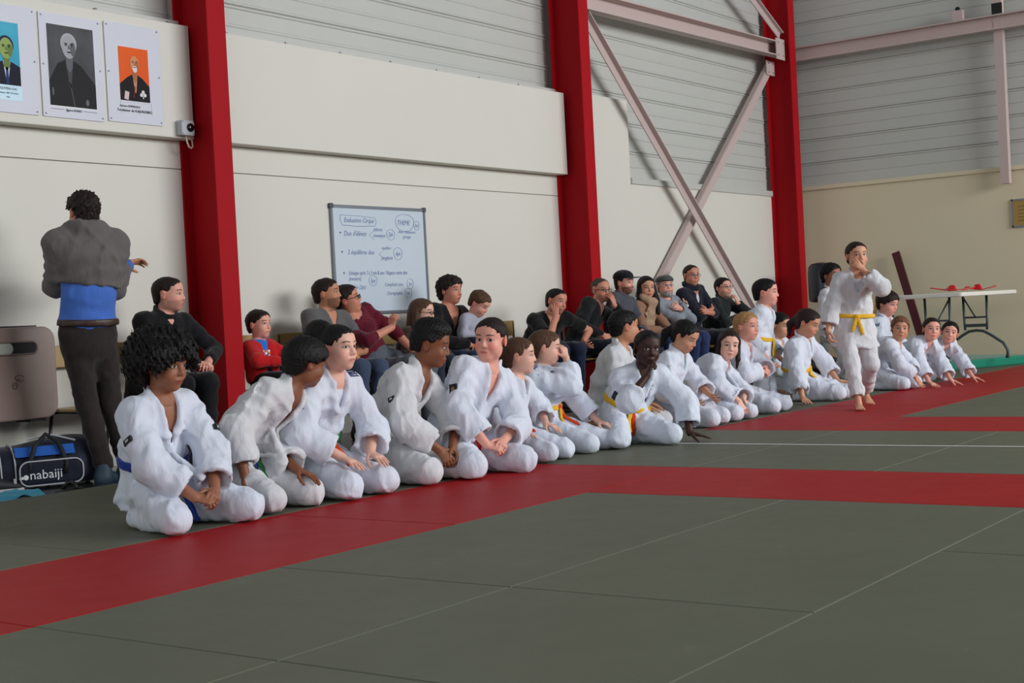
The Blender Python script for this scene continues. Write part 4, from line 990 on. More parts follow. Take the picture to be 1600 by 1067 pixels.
def stripes(col, side='L', n=3, L0=.02, L1=.9):
    def ex(J):
        S_, E_ = J['S'][side], J['E'][side]; up = nrm(J['U']+J['Fc']*.25)
        for k in range(n):
            mb = MB(); off = J['Fc']*(k-1)*.016; pts = [surf(J['solid'], lerp(J['N']-J['U']*.03+J['Lc']*(.06 if side == 'L' else -.06), S_, t)+off if t <= 1 else lerp(S_, E_, t-1)+off, up if t <= 1 else nrm(J['Lc']*(1 if side == 'L' else -1)+up*.8), .15) for t in (.1, .4, .7, 1.0, 1.25)]
            mb.tube([p-np.array(J['base']) for p in pts], .0042, 5).build('shoulder_stripe', plain('stripe_thread', col, .7), J['jo'])
    return ex
kid('person kneeling in white judo suit with green-orange belt, hands flat on thighs', (-.40, 1.38, .18), (-.39, 1.15, .72), -92, 50, 2, s=.87, hs=.98, lod=1, legs=(SZ, .12, .39),
    arms=on_thighs(.33, .10, .205), vd=.22, under=(214, 220, 232), belt=(GRN, ORG, .30, .02, GRN), tail=(.20, .26), skin=skin_mat(SK['pale'], blush=.3, gaze=(-.003, .001)), extra=stripes((30, 40, 90)),
    hair=dict(t=.009, col=BLK, line=.002, noise=(.002, .03), nape=-.045, extra=[('ell', (-.115, .0, .085), (.080, .074, .070)), ('cap', (-.14, .0, .06), (-.16, .0, .0), .06, .04)], tie=((-.088, -.02, .098), (160, 30, 70))))
kid('person kneeling in cream judo suit, leaning forward, hands hanging between the knees', (.15, 1.36, .18), (.29, 1.12, .70), -86, 82, -12, s=.90, hs=1.0, lod=1, legs=(SZ, .14, .38), slouch=.06,
    arms=dict(R=dict(w=(.36, -.01, .17), e=(-.4, -1, .1), d=(.6, .25, -.8), n=(-.5, .5, -.4), curl=.55), L=dict(w=(.37, .10, .17), e=(-.2, 1, .1), d=(.6, -.25, -.8), n=(-.5, -.5, -.4), curl=.55)), gi=M_gi2, vd=.28, skin=skin_mat(SK['brown'], blush=.12),
    hair=dict(t=.009, col=BLK, line=.006, nape=-.035, noise=(.002, .014), shape=[((-.006, 0, .088), (.106, .084, .066), .012)]), belt=(GRN, GRN, .28),
    badges=[('R', .5, (-.2, -1, .2), .046, .024, *BLKB)])
kid('person kneeling in white judo suit with gold-and-black sleeve patch, looking sideways, fingers laced', (.56, 1.22, .18), (.66, 1.0, .71), -104, -24, 0, -4, s=.90, hs=1.02, w=1.10, lod=1, legs=(SZ, .17, .38),
    arms=clasped(.34, .02, .17), vd=.26, skin=skin_mat(SK['pink'], blush=.55, gaze=(.004, 0)), belt=(RED, RED, .28), hair=dict(t=.008, col=DBR, line=.006, noise=(.002, .012), nape=-.04),
    badges=[('R', .55, (.35, -1, .25), .045, .058, (20, 20, 22), (150, 110, 50))])
kid('person kneeling in profile in white judo suit with long red belt', (1.12, 1.25, .16), (1.16, 1.17, .60), -84, 86, 0, s=.74, hs=.92, legs=(SZ, .10, .31), arms=on_thighs(.16, .17, .20), under=(225, 228, 236), vd=.24,
    belt=(RED, RED, .30, .03), tail=(.24, .28), skin=skin_mat(SK['pale'], blush=.35), hair=dict(t=.009, col=BRN, line=.006, noise=(.002, .03), ear=.004, nape=-.07, extra=[('cap', (-.105, 0, .02), (-.135, 0, -.03), .034, .032), ('cap', (-.135, 0, -.03), (-.125, 0, -.13), .032, .018)]))
kid('person kneeling in white judo suit with yellow-orange belt, one hand raised to forehead', (1.60, 1.30, .16), (1.59, 1.28, .63), -84, 92, -6, s=.76, hs=.92, legs=(SZ, .11, .33), vd=.20,
    arms=dict(R=dict(W=(1.65, 1.17, .565), e=(1, .2, -.8), d=(-.3, .1, 1), n=(-1, .4, .2), curl=.5), L=dict(w=(.27, .15, .17), e=(-.6, 1, 0), d=(1, 0, -.3), n=(0, 0, -1), curl=.2)), extra=stripes((50, 80, 150), 'R', 2),
    belt=(YEL, ORG, .30, .02, YEL), skin=skin_mat(SK['pale'], blush=.45), hair=dict(t=.009, col=BRN, line=.006, noise=(.002, .03), ear=.004, nape=-.07, extra=[('ell', (-.105, 0, .015), (.04, .045, .045))]))
kid('person kneeling in cream judo suit, looking away, behind the one with hand at chin', (2.72, 1.58, .18), (2.76, 1.42, .72), -70, 112, 0, s=.86, hs=.98, legs=(SZ, .14, .36), arms=on_thighs(), skin=skin_mat(SK['tan']), gi=M_gi2, vd=.2,
    hair=dict(t=.010, col=BLK, line=.002, noise=(.002, .02)))
kid('person in white judo suit with hand at chin, propped on one straight arm', (2.10, 1.06, .16), (2.09, .86, .59), -126, 20, -4, -6, s=.84, hs=.98, lod=2, legs=(SZ, .17, .33), sr=4,
    arms=dict(R=dict(W=(1.97, .80, .43), cf=.40, e=(.0, -.9, -.8), d=(.1, .35, 1), n=(.2, 1, .2), curl=.95), L=dict(W=(2.25, .68, .055), e=(-.3, 1, 0), d=(.5, .85, -.25), n=(0, 0, -1), curl=.05, spread=.03)), vd=.22, under=(224, 226, 228),
    belt=(YEL, ORG, .28, -.02, YEL), skin=skin_mat(SK['dark'], blush=.05, iris=(20, 14, 12), gaze=(-.004, 0)), hair=dict(t=.005, col=BLK, line=.002, noise=(.001, .012)), badges=[('R', .75, (.3, -1, .1), .05, .03, (22, 24, 34), None)])
kid('person kneeling in white judo suit over turquoise undershirt, looking down at yellow-orange belt', (3.22, 1.40, .17), (3.22, 1.21, .63), -82, 62, -28, s=.79, hs=.94, legs=(SZ, .11, .38), vd=.20,
    arms=dict(R=dict(w=(.24, -.13, .19), e=(-.8, -1, 0), curl=.5), L=dict(w=(.30, .09, .22), e=(-.6, 1, 0), curl=.4)), belt=(YEL, ORG, .30, 0, YEL), under=(120, 200, 196),
    skin=skin_mat(SK['olive'], blush=.25), hair=dict(t=.010, col=BLK, line=.004, noise=(.002, .03), ear=.004, nape=-.07, extra=[('cap', (-.11, 0, .02), (-.15, -.01, -.04), .034, .034), ('cap', (-.15, -.01, -.04), (-.14, -.02, -.14), .034, .018)]))
kid('person hunched forward in white judo suit, head tilted, hands dangling between the knees', (3.74, 1.42, .16), (3.86, 1.2, .54), -92, 12, -4, -8, s=.75, hs=.94, legs=(SZ, .11, .37), slouch=.09, vd=.2,
    arms=dict(R=dict(w=(.36, -.02, .14), e=(-.3, -1, 0), d=(.5, .1, -1), curl=.3), L=dict(w=(.34, .08, .15), e=(-.3, 1, 0), d=(.5, 0, -1), curl=.3)), belt=(YEL, ORG, .25), skin=skin_mat(SK['pale'], blush=.25),
    hair=dict(t=.011, col=DBR, line=.006, noise=(.002, .03), extra=[('cap', (.000, .068, .03), (.030, .078, -.10), .024, .018), ('cap', (.000, -.068, .03), (.02, -.082, -.11), .026, .016), ('cap', (.03, .078, -.10), (.04, .07, -.17), .018, .008), ('cap', (.02, -.082, -.11), (.04, -.08, -.19), .016, .008), ('cap', (-.07, 0, 0), (-.07, 0, -.15), .06, .04)]))
kid('person kneeling in white judo suit with both hands joined at the belly', (4.34, 1.44, .17), (4.37, 1.3, .66), -84, 56, 0, s=.78, hs=.95, legs=(SZ, .13, .37), arms=clasped(.24, .04, .33), belt=(YEL, YEL, .27), vd=.22,
    skin=skin_mat(SK['pink'], blush=.3, brow=(150, 110, 80), iris=(70, 90, 110)), hair=dict(t=.010, col=BLD, line=.002, noise=(.003, .02)))
kid('person upright on both knees in white judo suit with yellow belt', (5.33, 1.66, .47), (5.37, 1.6, .92), -78, 78, 0, s=.84, hs=1.0, legs=('kneel', .11, .03), arms=dict(R=dict(w=(.10, -.19, .38), e=(-.7, -.6, 0)), L=dict(w=(.12, .20, .36), e=(-.7, .6, 0))),
    belt=(YEL, YEL, .20), vd=.18, skin=skin_mat(SK['pink'], blush=.35), hair=dict(t=.010, col=BLK, line=.0, noise=(.002, .025)))
kid('person kneeling in white judo suit with yellow belt, eyes lowered, leaning on one hand', (5.57, 1.44, .17), (5.51, 1.3, .65), -86, 68, -22, s=.82, hs=.98, legs=(SZ, .10, .38), vd=.2,
    arms=dict(R=dict(W=(5.20, 1.24, .05), e=(-.5, -1, 0), d=(.5, -.7, -.2), n=(0, 0, -1), curl=.1), L=dict(w=(.30, .10, .17), e=(-.3, 1, 0), d=(1, 0, -.6), curl=.3)), belt=(YEL, YEL, .28, 0), skin=skin_mat(SK['olive'], blush=.3), under=(60, 66, 80),
    hair=dict(t=.010, col=DBR, line=.004, noise=(.002, .03), ear=.004, nape=-.07, extra=[('cap', (-.11, 0, .01), (-.15, 0, -.06), .03, .03), ('cap', (-.15, 0, -.06), (-.13, 0, -.15), .03, .014)]))
kid('person in white judo suit mostly hidden behind the one upright on both knees', (6.25, 1.98, .17), (6.20, 1.88, .63), -90, 60, -10, s=.8, hs=.96, legs=(SZ, .12, .36), arms=on_thighs(), skin=skin_mat(SK['olive']), hair=dict(t=.012, col=BLK, noise=(.002, .03)), lod=3)
def stand(label, pel, hd, yaw, al, an, **kw): return None
kid('person standing in cream judo suit behind the barefoot walker', (7.02, 1.74, .56), (7.0, 1.7, 1.06), -90, 50, 0, s=.69, hs=.94, legs=dict(R=(None, (.0, -.08, .06), (1, -.15, 0), (0, 0, 1)), L=(None, (.02, .08, .06), (1, .15, 0), (0, 0, 1))), gi=M_gi2,
    arms=dict(R=dict(w=(.05, -.2, .52), e=(-.8, -.5, 0)), L=dict(w=(.05, .2, .52), e=(-.8, .5, 0))), belt=(YEL, YEL, .22), skin=skin_mat(SK['mid']), hair=dict(t=.018, col=BLK, noise=(.004, .018)), lod=3)
kid('person walking barefoot in judo suit with yellow belt, one hand over mouth', (4.84, .62, .61), (4.82, .57, 1.155), fa(4.84, .6, 12), 24, 3, s=.745, hs=.94, legs=dict(R=((.16, -.07, .34), (.26, -.055, .06), (1, -.1, 0), (0, 0, 1)), L=((.06, .10, .33), (-.19, .10, .10), (1, .1, -.35), (.3, 0, 1))), lod=2,
    arms=dict(R=dict(w=(.10, -.225, .60), e=(-.8, -.6, 0), curl=.5, d=(.2, .1, -1), n=(.2, 1, 0)), L=dict(w=(.19, .045, 1.045), e=(.2, .8, -.9), d=(.1, -.75, .75), n=(-1, -.3, .1), curl=.22)), belt=(YEL, YEL, .22, -.01, YEL), vd=.26, under=(206, 206, 214), gi=M_gi2,
    top=dict(kind='gi', hem=.20, flare=1.36), skin=skin_mat(SK['olive'], blush=.3, gaze=(-.004, .001)), hair=dict(t=.008, col=DBR, line=.004, noise=(.002, .03), extra=[('cap', (-.10, 0, .0), (-.09, .03, -.10), .028, .018)]))
kid('person in white judo suit with blue shoulder stripes, eyes lowered, near the folding table', (8.52, 1.88, .18), (8.50, 1.74, .768), -92, 55, -14, s=.92, hs=1.08, legs=(SZ, .14, .36), arms=on_thighs(), skin=skin_mat(SK['pink'], blush=.3), extra=stripes((30, 44, 110), 'R'), vd=.18,
    hair=dict(t=.018, col=DBR, line=-.016, noise=(.003, .03), nape=-.065), lod=3)
kid('person crouching in white judo suit over grey undershirt, one hand beside the knee', (6.82, 1.27, .16), (6.88, 1.02, .54), -94, 8, 2, -6, s=.75, hs=.95, legs=(SZ, .12, .34), slouch=.08, vd=.22,
    arms=dict(R=dict(W=(6.80, .86, .10), e=(-.3, -1, 0), d=(.7, -.2, -1), curl=.2), L=dict(w=(.34, .10, .14), e=(-.3, 1, 0), curl=.3)), skin=skin_mat(SK['olive'], blush=.3), under=(90, 100, 120), hair=dict(t=.012, col=LBR, line=-.008, noise=(.003, .022)), lod=2, badges=[])
def allfours(label, hd, pel, h1, h2, al, hair, sk, **kw):
    kid(label, pel, hd, -100, al, 4, kw.pop('rol', 0), s=.74, hs=.94, legs=(SZ, .12, .22), slouch=.0, vd=.2,
        arms=dict(R=dict(W=h1, e=(-.6, -1, 0), d=(.9, -.3, -.35), n=(.2, 0, -1), curl=.08, spread=.16), L=dict(W=h2, e=(-.6, 1, 0), d=(.9, .3, -.35), n=(.2, 0, -1), curl=.08, spread=.16)), skin=sk, hair=hair, lod=2, **kw)
allfours('person in white judo suit on both hands, beside the crouching one in grey undershirt', (7.36, .90, .51), (7.50, 1.30, .24), (7.05, .84, .05), (7.28, .72, .05), 16, dict(t=.009, col=DBR, line=.004, noise=(.002, .015)), skin_mat(SK['pink'], blush=.3), rol=-6)
allfours('person in white judo suit on both hands with tilted head, nearest the folding table', (7.86, .90, .46), (8.05, 1.32, .24), (7.56, .84, .05), (7.72, .66, .05), 4, dict(t=.010, col=BLK, line=-.004, noise=(.002, .015)), skin_mat(SK['pink'], blush=.35), rol=-14)

# ---------------------------------------------------------------- spectators
SG = 'spectators seated along the wall'
CH = 'chair'
def adult(label, pel, hd, al, pit=0, rol=0, **kw):
    kw.setdefault('legs', ('chair', .10, .44, .40)); kw.setdefault('lod', 3); kw.setdefault('feet', (24, 22, 22)); kw.setdefault('s', 1.0); kw.setdefault('hs', 1.0); kw.setdefault('group', SG)
    yaw = kw.pop('yaw', -90); g = kw.pop('group')
    return person(label, g, pel, hd, yaw, (fa(hd[0], hd[1], al), pit, rol), **kw)
def lap(f=.30, l=0, z=.62): return {q: dict(w=(f, l+sg*.05, z), e=(-.4, sg, -.1), d=(.6, -sg*.8, -.1), n=(0, -sg*.3, -1), curl=.6) for q, sg in (('R', -1), ('L', 1))}
def crossed(z=.80, f=.22): return dict(R=dict(w=(f, .10, z), e=(.1, -1, -.6), d=(-.1, 1, .15), n=(-1, 0, 0), curl=.5), L=dict(w=(f+.05, -.09, z-.03), e=(.1, 1, -.6), d=(.0, -1, .2), n=(-1, 0, 0), curl=.5))
top = lambda col, **k: dict(kind='long', col=col, **k)
# the man standing with his back turned, sweater over his shoulders
def cape(J):
    s = J['s']; pr = [ec(J['Ch']-J['U']*.20, J['Ch'], J['Lc'], (.192, .150), (.192, .154), .06, fold=(.010, .09, 6)), ec(J['Ch'], J['N']-J['U']*.05, J['Lc'], (.192, .154), (.135, .10), .06, fold=(.010, .09, 5)), cap(J['S']['R']-J['U']*.02, J['S']['L']-J['U']*.02, .074, .074, .08)]
    pr.append(half(J['Ch']-J['U']*.155, -J['U']+J['Lc']*.10, .02))
    for i, q in enumerate('RL'): pr.append(cap(J['S'][q], J['E'][q], .072, .066, .06, fold=(.008, .08, 9+i))); pr.append(cap(J['E'][q], lerp(J['E'][q], J['W'][q], .8), .064, .052, .04))
    ring = [J['N']+J['U']*.035+(J['Lc']*math.cos(x)+J['Fc']*math.sin(x))*.074 for x in [6.283*k/12 for k in range(13)]]
    pr += [cap(a, b, .034, None, .05) for a, b in zip(ring[:-1], ring[1:])]
    V, Q = polygonise(pr, .012, creases(.006, .12, 3), .009); link_mesh('draped_sweater', [(V, Q, 0)], [cloth('grey_wool', (104, 98, 96), .95, .4)], J['e'], J['base'])
    bp = [ec(J['P']-J['U']*.06, J['M'], J['Lc'], (.192, .150), (.166, .130), .05, flat=.6), half(J['P']+J['U']*.075, J['U'], .004), half(J['P']+J['U']*.035, -J['U'], .004)]
    V, Q = polygonise(bp, .009); link_mesh('leather_belt', [(V, Q, 0)], [plain('brown_leather', (60, 38, 28), .45)], J['e'], J['base'])
adult('person standing with back turned, grey sweater draped over a blue shirt', (-.11, 3.42, .88), (-.11, 3.40, 1.585), 205, -4, group='standing spectators', yaw=78, s=1.0, tw=-8, legs=dict(R=(None, (-.03, -.19, .045), (.5, -1, 0), (0, 0, 1)), L=(None, (-.06, -.03, .045), (.6, -1, 0), (0, 0, 1))),
      arms=dict(R=dict(w=(.14, -.36, 1.29), e=(.4, -.15, -1), d=(.2, -.9, .15), n=(-.6, 0, -1), curl=.3), L=dict(w=(.26, -.05, 1.25), e=(.4, .02, -1), curl=.4)), top=top((72, 112, 196), hem=-.07, nr=.06), bottom=dict(col=(44, 38, 36), name='dark_brown_trousers'), feet=(40, 62, 78), skin=skin_mat(SK['tan']),
      hair=dict(t=.016, col=DBR, noise=(.006, .04), nape=-.085), extra=cape, lod=2)
adult('person seated in black jacket beside a red column, hands clasped', (.66, 3.80, .50), (.70, 3.62, 1.09), 72, 0, arms=lap(.32, .17, .64), top=top((20, 20, 23), neck='v', vw=.03, collar=.016, part='jacket'), vd=.05, bottom=dict(col=(18, 18, 22)), skin=skin_mat(SK['pink'], beard=((120, 80, 64), .35)), hair=dict(t=.006, col=DBR, line=.008, noise=(.0015, .015)), under=(22, 22, 26), lod=2)
def print_tee(J):
    rs = random.Random(4)
    for k in range(9):
        c = [(240, 240, 244), (220, 120, 60), (235, 235, 240), (40, 80, 180)][k % 4]
        p0 = J['Ch']-J['U']*(.02+.016*(k//3))*1+J['Lc']*((k % 3-1)*.028+rs.uniform(-.006, .006)); p_ = surf(J['solid'], p0, J['Fc'], .2)
        V, Q = polygonise([ell(p_, (.014, .014, .011))], .005); link_mesh('shirt_print', [(V, Q, 0)], [plain('shirt_print', c, .7)], J['jo'], J['base'])
    for sgn in (-1, 1):
        pr = [cap(J['S']['R' if sgn < 0 else 'L'], J['E']['R' if sgn < 0 else 'L'], .052, .05, .02), cap(J['E']['R' if sgn < 0 else 'L'], lerp(J['E']['R' if sgn < 0 else 'L'], J['W']['R' if sgn < 0 else 'L'], .95), .05, .038, .02)]
        pr += [ec(lerp(J['P'], J['N'], .05)+J['Lc']*sgn*.055, J['Ch']+J['Lc']*sgn*.065, J['Lc'], (.062, .098), (.062, .090), .03), ec(J['Ch']+J['Lc']*sgn*.065, J['N']-J['U']*.035+J['Lc']*sgn*.05, J['Lc'], (.062, .090), (.03, .055), .03)]
        V, Q = polygonise(pr, .010, creases(.003, .08, 7+sgn), .005); link_mesh('jacket', [(V, Q, 0)], [cloth('red_fleece', (190, 26, 30), .9, .3)], J['e'], J['base'])
adult('person seated in open red jacket over a printed blue t-shirt', (1.74, 3.86, .48), (1.745, 3.88, .87), 52, 2, s=.62, hs=.90, legs=('chair', .07, .27, .27), arms=lap(.20, .02, .60), top=top((40, 110, 200), nr=.055, hem=.0), bottom=dict(col=(22, 24, 36)), skin=skin_mat(SK['pink'], blush=.25), hair=dict(t=.011, col=DBR, noise=(.002, .02)), extra=print_tee, lod=2)
adult('person seated in grey t-shirt, leaning back against the wall, looking sideways', (2.34, 3.80, .50), (2.37, 3.78, 1.075), 74, 6, top=top((96, 94, 94), neck='v', vw=.05, cut=.9, upper=.6), vd=.10, arms=lap(.25, .0, .62), bottom=dict(col=(60, 72, 96)), skin=skin_mat(SK['tan'], beard=((60, 44, 38), .6)), hair=dict(t=.009, col=DBR, line=.004, noise=(.003, .02)), lod=2)
adult('person seated in striped burgundy sweater with tilted head and raised hand', (2.90, 3.78, .50), (2.68, 3.86, 1.03), 78, 14, 8, w=1.1, top=top((118, 18, 44), stripe=((60, 10, 26), 26), cut=.35, nr=.085), arms=dict(R=dict(w=(.28, -.13, .80), e=(-.2, -1, -.4), d=(.2, .1, 1), curl=.7, n=(0, 1, 0)), L=dict(w=(.30, .10, .60), e=(-.4, 1, .1), d=(1, -.2, -.3), curl=.3)), bottom=dict(col=(88, 92, 102)), skin=skin_mat(SK['ruddy'], blush=.4), hair=dict(t=.012, col=DBR, noise=(.002, .03), nape=-.07), glasses=(40, 36, 40), lod=2)
adult('person seated in brown top and dark-rimmed glasses between burgundy sweater and black v-neck', (3.22, 3.72, .50), (3.27, 3.60, .90), 66, -4, s=.80, hs=.96, legs=('chair', .08, .36, .34), top=top((58, 44, 36), nr=.06), arms=lap(.24, 0, .60), bottom=dict(col=(40, 44, 60)), skin=skin_mat(SK['pale']), glasses=(40, 20, 26), lod=3,
      hair=dict(t=.011, col=BRN, line=.004, noise=(.002, .03), extra=[('cap', (-.02, .066, .02), (-.01, .078, -.14), .032, .03), ('cap', (-.02, -.066, .02), (-.02, -.08, -.14), .034, .034), ('cap', (-.07, 0, 0), (-.09, 0, -.20), .065, .06), ('cap', (-.02, -.08, -.14), (-.02, -.08, -.24), .034, .03)]))
adult('person seated in wide black v-neck top with someone on the lap', (3.76, 3.82, .50), (3.80, 3.72, 1.075), 54, 0, w=1.05, top=top((16, 15, 18), neck='v', vw=.085), vd=.17, arms=lap(.34, .0, .62), bottom=dict(col=(34, 46, 74)), skin=skin_mat(SK['ruddy'], blush=.35), hair=dict(t=.022, col=DBR, line=-.004, noise=(.007, .032), nape=-.07), lod=2)
adult('person in pale grey sweatshirt with bowed head, sitting on a lap', (3.86, 3.60, .63), (3.90, 3.50, .955), 62, -34, s=.60, hs=.90, legs=('chair', .07, .25, .26), top=top((168, 168, 184), nr=.055), arms=lap(.17, .0, .70), bottom=dict(col=(40, 52, 82)), skin=skin_mat(SK['pink']), hair=dict(t=.012, col=BRN, noise=(.002, .02)), group=SG)
adult('person seated in black t-shirt resting one cheek on a hand', (5.16, 3.80, .50), (5.05, 3.50, .945), 48, -6, -10, yaw=-104, slouch=.05, tw=-8, top=top((14, 14, 16), neck='v', vw=.05, cut=.9, upper=.72), vd=.11, arms=dict(R=dict(W=(4.955, 3.45, .815), e=(.6, -.6, -1), d=(-.1, .05, 1), n=(-.6, .6, .2), curl=.35), L=dict(w=(.40, .20, .58), e=(-.2, 1, -.2), d=(.8, -.4, -.4), curl=.5)), bottom=dict(col=(28, 36, 62), name='dark_denim'), skin=skin_mat(SK['ruddy'], beard=((90, 70, 64), .35)), hair=dict(t=.008, col=BLK, line=.008, noise=(.002, .015)), lod=2)
adult('person seated in black sweater and glasses covering the mouth with fingers', (5.82, 3.80, .50), (5.97, 3.60, 1.04), 40, -2, slouch=.04, top=top((18, 19, 22), neck='v', vw=.035), vd=.10, arms=dict(R=dict(w=(.30, -.02, .62), e=(-.3, -1, 0), curl=.5), L=dict(w=(.35, .14, .89), e=(.3, 1, -1), d=(-.15, -.25, 1), n=(-1, .1, 0), curl=.3)), bottom=dict(col=(22, 26, 40)), skin=skin_mat(SK['ruddy'], beard=((110, 90, 84), .25)), hair=dict(t=.005, col=(70, 62, 58), line=.022, noise=(.001, .015)), glasses=(20, 22, 28), lod=2)
adult('person seated in dark baseball cap and grey jacket', (6.58, 3.86, .50), (6.66, 3.75, 1.11), 56, 0, top=top((74, 78, 86), collar=.016), arms=lap(.30, 0, .62), bottom=dict(col=(40, 48, 70)), skin=skin_mat(SK['pink'], beard=((70, 46, 36), .8)), hair=dict(t=.006, col=DBR), hat=('cap', (20, 22, 28)), lod=3)
def scarf(J):
    N, U, Fc, Lc = (J[k] for k in ('N', 'U', 'Fc', 'Lc'))
    ring = [N+U*.03+(Lc*math.cos(x)*.085+Fc*(.015+.085*math.sin(x)))-U*.025*math.sin(x) for x in [6.283*k/12 for k in range(13)]]
    pr = [cap(a, b, .034, None, .03) for a, b in zip(ring[:-1], ring[1:])]
    for q in (-1, 1):
        tl = [N+Fc*.10+Lc*q*.03]+[surf(J['solid'], N-U*d+Lc*q*.055, Fc, .3)+Fc*.006 for d in (.12, .22, .32, .40)]
        pr += [ec(a, b, Lc, (.054, .022), (.056, .020), .03) for a, b in zip(tl[:-1], tl[1:])]
    V, Q = polygonise(pr, .010, creases(.005, .06, 3), .008); link_mesh('scarf', [(V, Q, 0)], [cloth('beige_knit', (176, 146, 120), .95, .5)], J['e'], J['base'])
adult('person seated in brown top with a long beige scarf', (7.02, 3.84, .50), (7.04, 3.72, 1.055), 22, -2, s=.94, top=top((150, 110, 88), nr=.075), arms=lap(.30, .04, .62), bottom=dict(col=(44, 60, 104), name='blue_denim'), skin=skin_mat(SK['olive'], lips=(160, 60, 60)), extra=scarf, lod=3,
      hair=dict(t=.012, col=BLK, line=.004, noise=(.002, .03), extra=[('cap', (-.01, .068, .03), (.03, .092, -.13), .032, .034), ('cap', (-.01, -.068, .03), (.03, -.092, -.13), .032, .034), ('cap', (.03, .092, -.13), (.05, .10, -.26), .034, .02), ('cap', (.03, -.092, -.13), (.05, -.10, -.26), .034, .02), ('cap', (-.07, 0, 0), (-.08, 0, -.2), .06, .06)]))
def watch(J):
    V, Q = polygonise([cap(J['W']['R'], J['W']['R']+nrm(J['E']['R']-J['W']['R'])*.02, .036, .036, .01)], .006); wa = link_mesh('watch', [(V, Q, 0)], [plain('watch_strap', (22, 22, 26), .5)], J['e'], J['base'])
    V, Q = polygonise([ell(J['W']['R']+J['Fc']*.034, (.018, .018, .018))], .005); link_mesh('watch_face', [(V, Q, 0)], [plain('watch_face', (225, 228, 232), .3)], wa, J['base'])
adult('person seated in flat cap and grey sweatshirt with folded arms and wristwatch', (7.50, 3.84, .50), (7.46, 3.74, 1.065), 26, 6, w=1.18, top=top((140, 144, 154), inf=1.08, nr=.066), arms=crossed(.86, .24), bottom=dict(col=(44, 58, 98), name='blue_denim'), skin=skin_mat(SK['pink'], blush=.4), beard=(150, 146, 142), hair=dict(t=.006, col=GRY), hat=('flat', (72, 78, 74)), glasses=(190, 160, 160), extra=watch, lod=3)
adult('person seated in navy hooded top and thin glasses with folded arms', (8.12, 3.84, .50), (8.05, 3.74, 1.175), 32, 0, s=1.04, w=1.05, top=top((26, 28, 42), neck='v', vw=.05, collar=.030, cut=.45), vd=.14, under=(200, 204, 212), arms=crossed(.80, .24), bottom=dict(col=(30, 32, 44)), skin=skin_mat(SK['ruddy'], blush=.45), hair=dict(t=.006, col=DBR, line=.012, noise=(.001, .015)), glasses=(120, 110, 110), lod=3)
adult('person seated in dark green sweater and glasses holding the chin', (8.72, 3.84, .50), (8.74, 3.72, 1.03), 42, 6, top=top((30, 36, 36), collar=.022), arms=dict(R=dict(w=(.30, .0, .70), e=(-.2, -1, -.2), curl=.4), L=dict(w=(.25, .09, .86), e=(.4, 1, -.8), d=(-.2, -.3, 1), n=(-1, -.2, 0), curl=.8)), bottom=dict(col=(26, 30, 36)), skin=skin_mat(SK['pink'], beard=((110, 80, 66), .3)), hair=dict(t=.010, col=BLK, line=.002, noise=(.002, .02)), glasses=(110, 100, 96), lod=3)
# ================================================================ chairs
M_wood = plain('varnished_beech', (170, 140, 88), .4, var=.12, vscale=12); M_tube = plain('black_tube', (20, 20, 24), .35)
def chair_parts():
    d = []
    seat = MB()
    for lo, hi in (((-.20, -.20, .385), (.20, .20, .403)),): seat.box(lo, hi)
    d.append(('seat', seat, M_wood, .008))
    d.append(('backrest', MB().add([(x, y+.02-.02*math.cos(x*6), z) for y in (.205, .217) for z in (.66, .80) for x in (-.19, -.1, 0, .1, .19)], [(0, 1, 6, 5), (1, 2, 7, 6), (2, 3, 8, 7), (3, 4, 9, 8), (15, 16, 11, 10), (16, 17, 12, 11), (17, 18, 13, 12), (18, 19, 14, 13), (5, 6, 16, 15), (6, 7, 17, 16), (7, 8, 18, 17), (8, 9, 19, 18), (0, 10, 11, 1), (1, 11, 12, 2), (2, 12, 13, 3), (3, 13, 14, 4), (0, 5, 15, 10), (4, 14, 19, 9)]), M_wood, .004))
    for s in (-1, 1):
        d.append(('leg', MB().tube([(s*.185, -.17, .385), (s*.20, -.20, -.02)], .011, 8), M_tube, 0))
        d.append(('leg', MB().tube([(s*.175, .15, .385), (s*.20, .20, -.02)], .011, 8), M_tube, 0))
        d.append(('back_post', MB().tube([(s*.175, .10, .378), (s*.18, .185, .40), (s*.17, .215, .62), (s*.165, .222, .79)], .011, 8), M_tube, 0))
    d.append(('seat_frame', MB().tube([(-.18, -.17, .378), (.18, -.17, .378), (.175, .16, .378), (-.175, .16, .378)], .010, 8, True), M_tube, 0))
    return d
_cm = None
def chair(x, y, rz, label, grp='wooden chairs along the wall'):
    global _cm
    e = empty('chair', (x, y, 0), rz)
    if _cm is None:
        _cm = []
        for n, mb, m, bv in chair_parts():
            o = mb.build(n, m, e, n not in ('seat', 'backrest'), bv); _cm.append(o)
    else:
        for p in _cm:
            c = p.copy(); COL.objects.link(c); c.parent = e
    return tag(e, label, 'chair', grp)
for x, lab in ((.66, 'wooden chair under the person in the black jacket'), (.21, 'empty wooden chair behind the person with back turned'), (1.74, 'wooden chair under the person in the open red jacket'), 
               (2.30, 'wooden chair under the person in grey t-shirt'), (2.90, 'wooden chair under the person in burgundy sweater'), (3.35, 'wooden chair under the person in brown top and dark-rimmed glasses'), (3.78, 'wooden chair under the person in black v-neck top'), (5.0, 'wooden chair under the person in black t-shirt'), (5.80, 'wooden chair under the person covering the mouth with fingers'),
               (6.52, 'wooden chair under the person in baseball cap'), (7.00, 'wooden chair under the person with beige scarf'), (7.50, 'wooden chair under the person in flat cap'), (8.12, 'wooden chair under the person in navy hooded top'), (8.72, 'wooden chair under the person in dark green sweater')):
    chair(x, 3.86, 0, lab)
chair(9.35, 2.15, math.radians(-60), 'olive-toned wooden chair standing behind the kneeling people near the folding table')

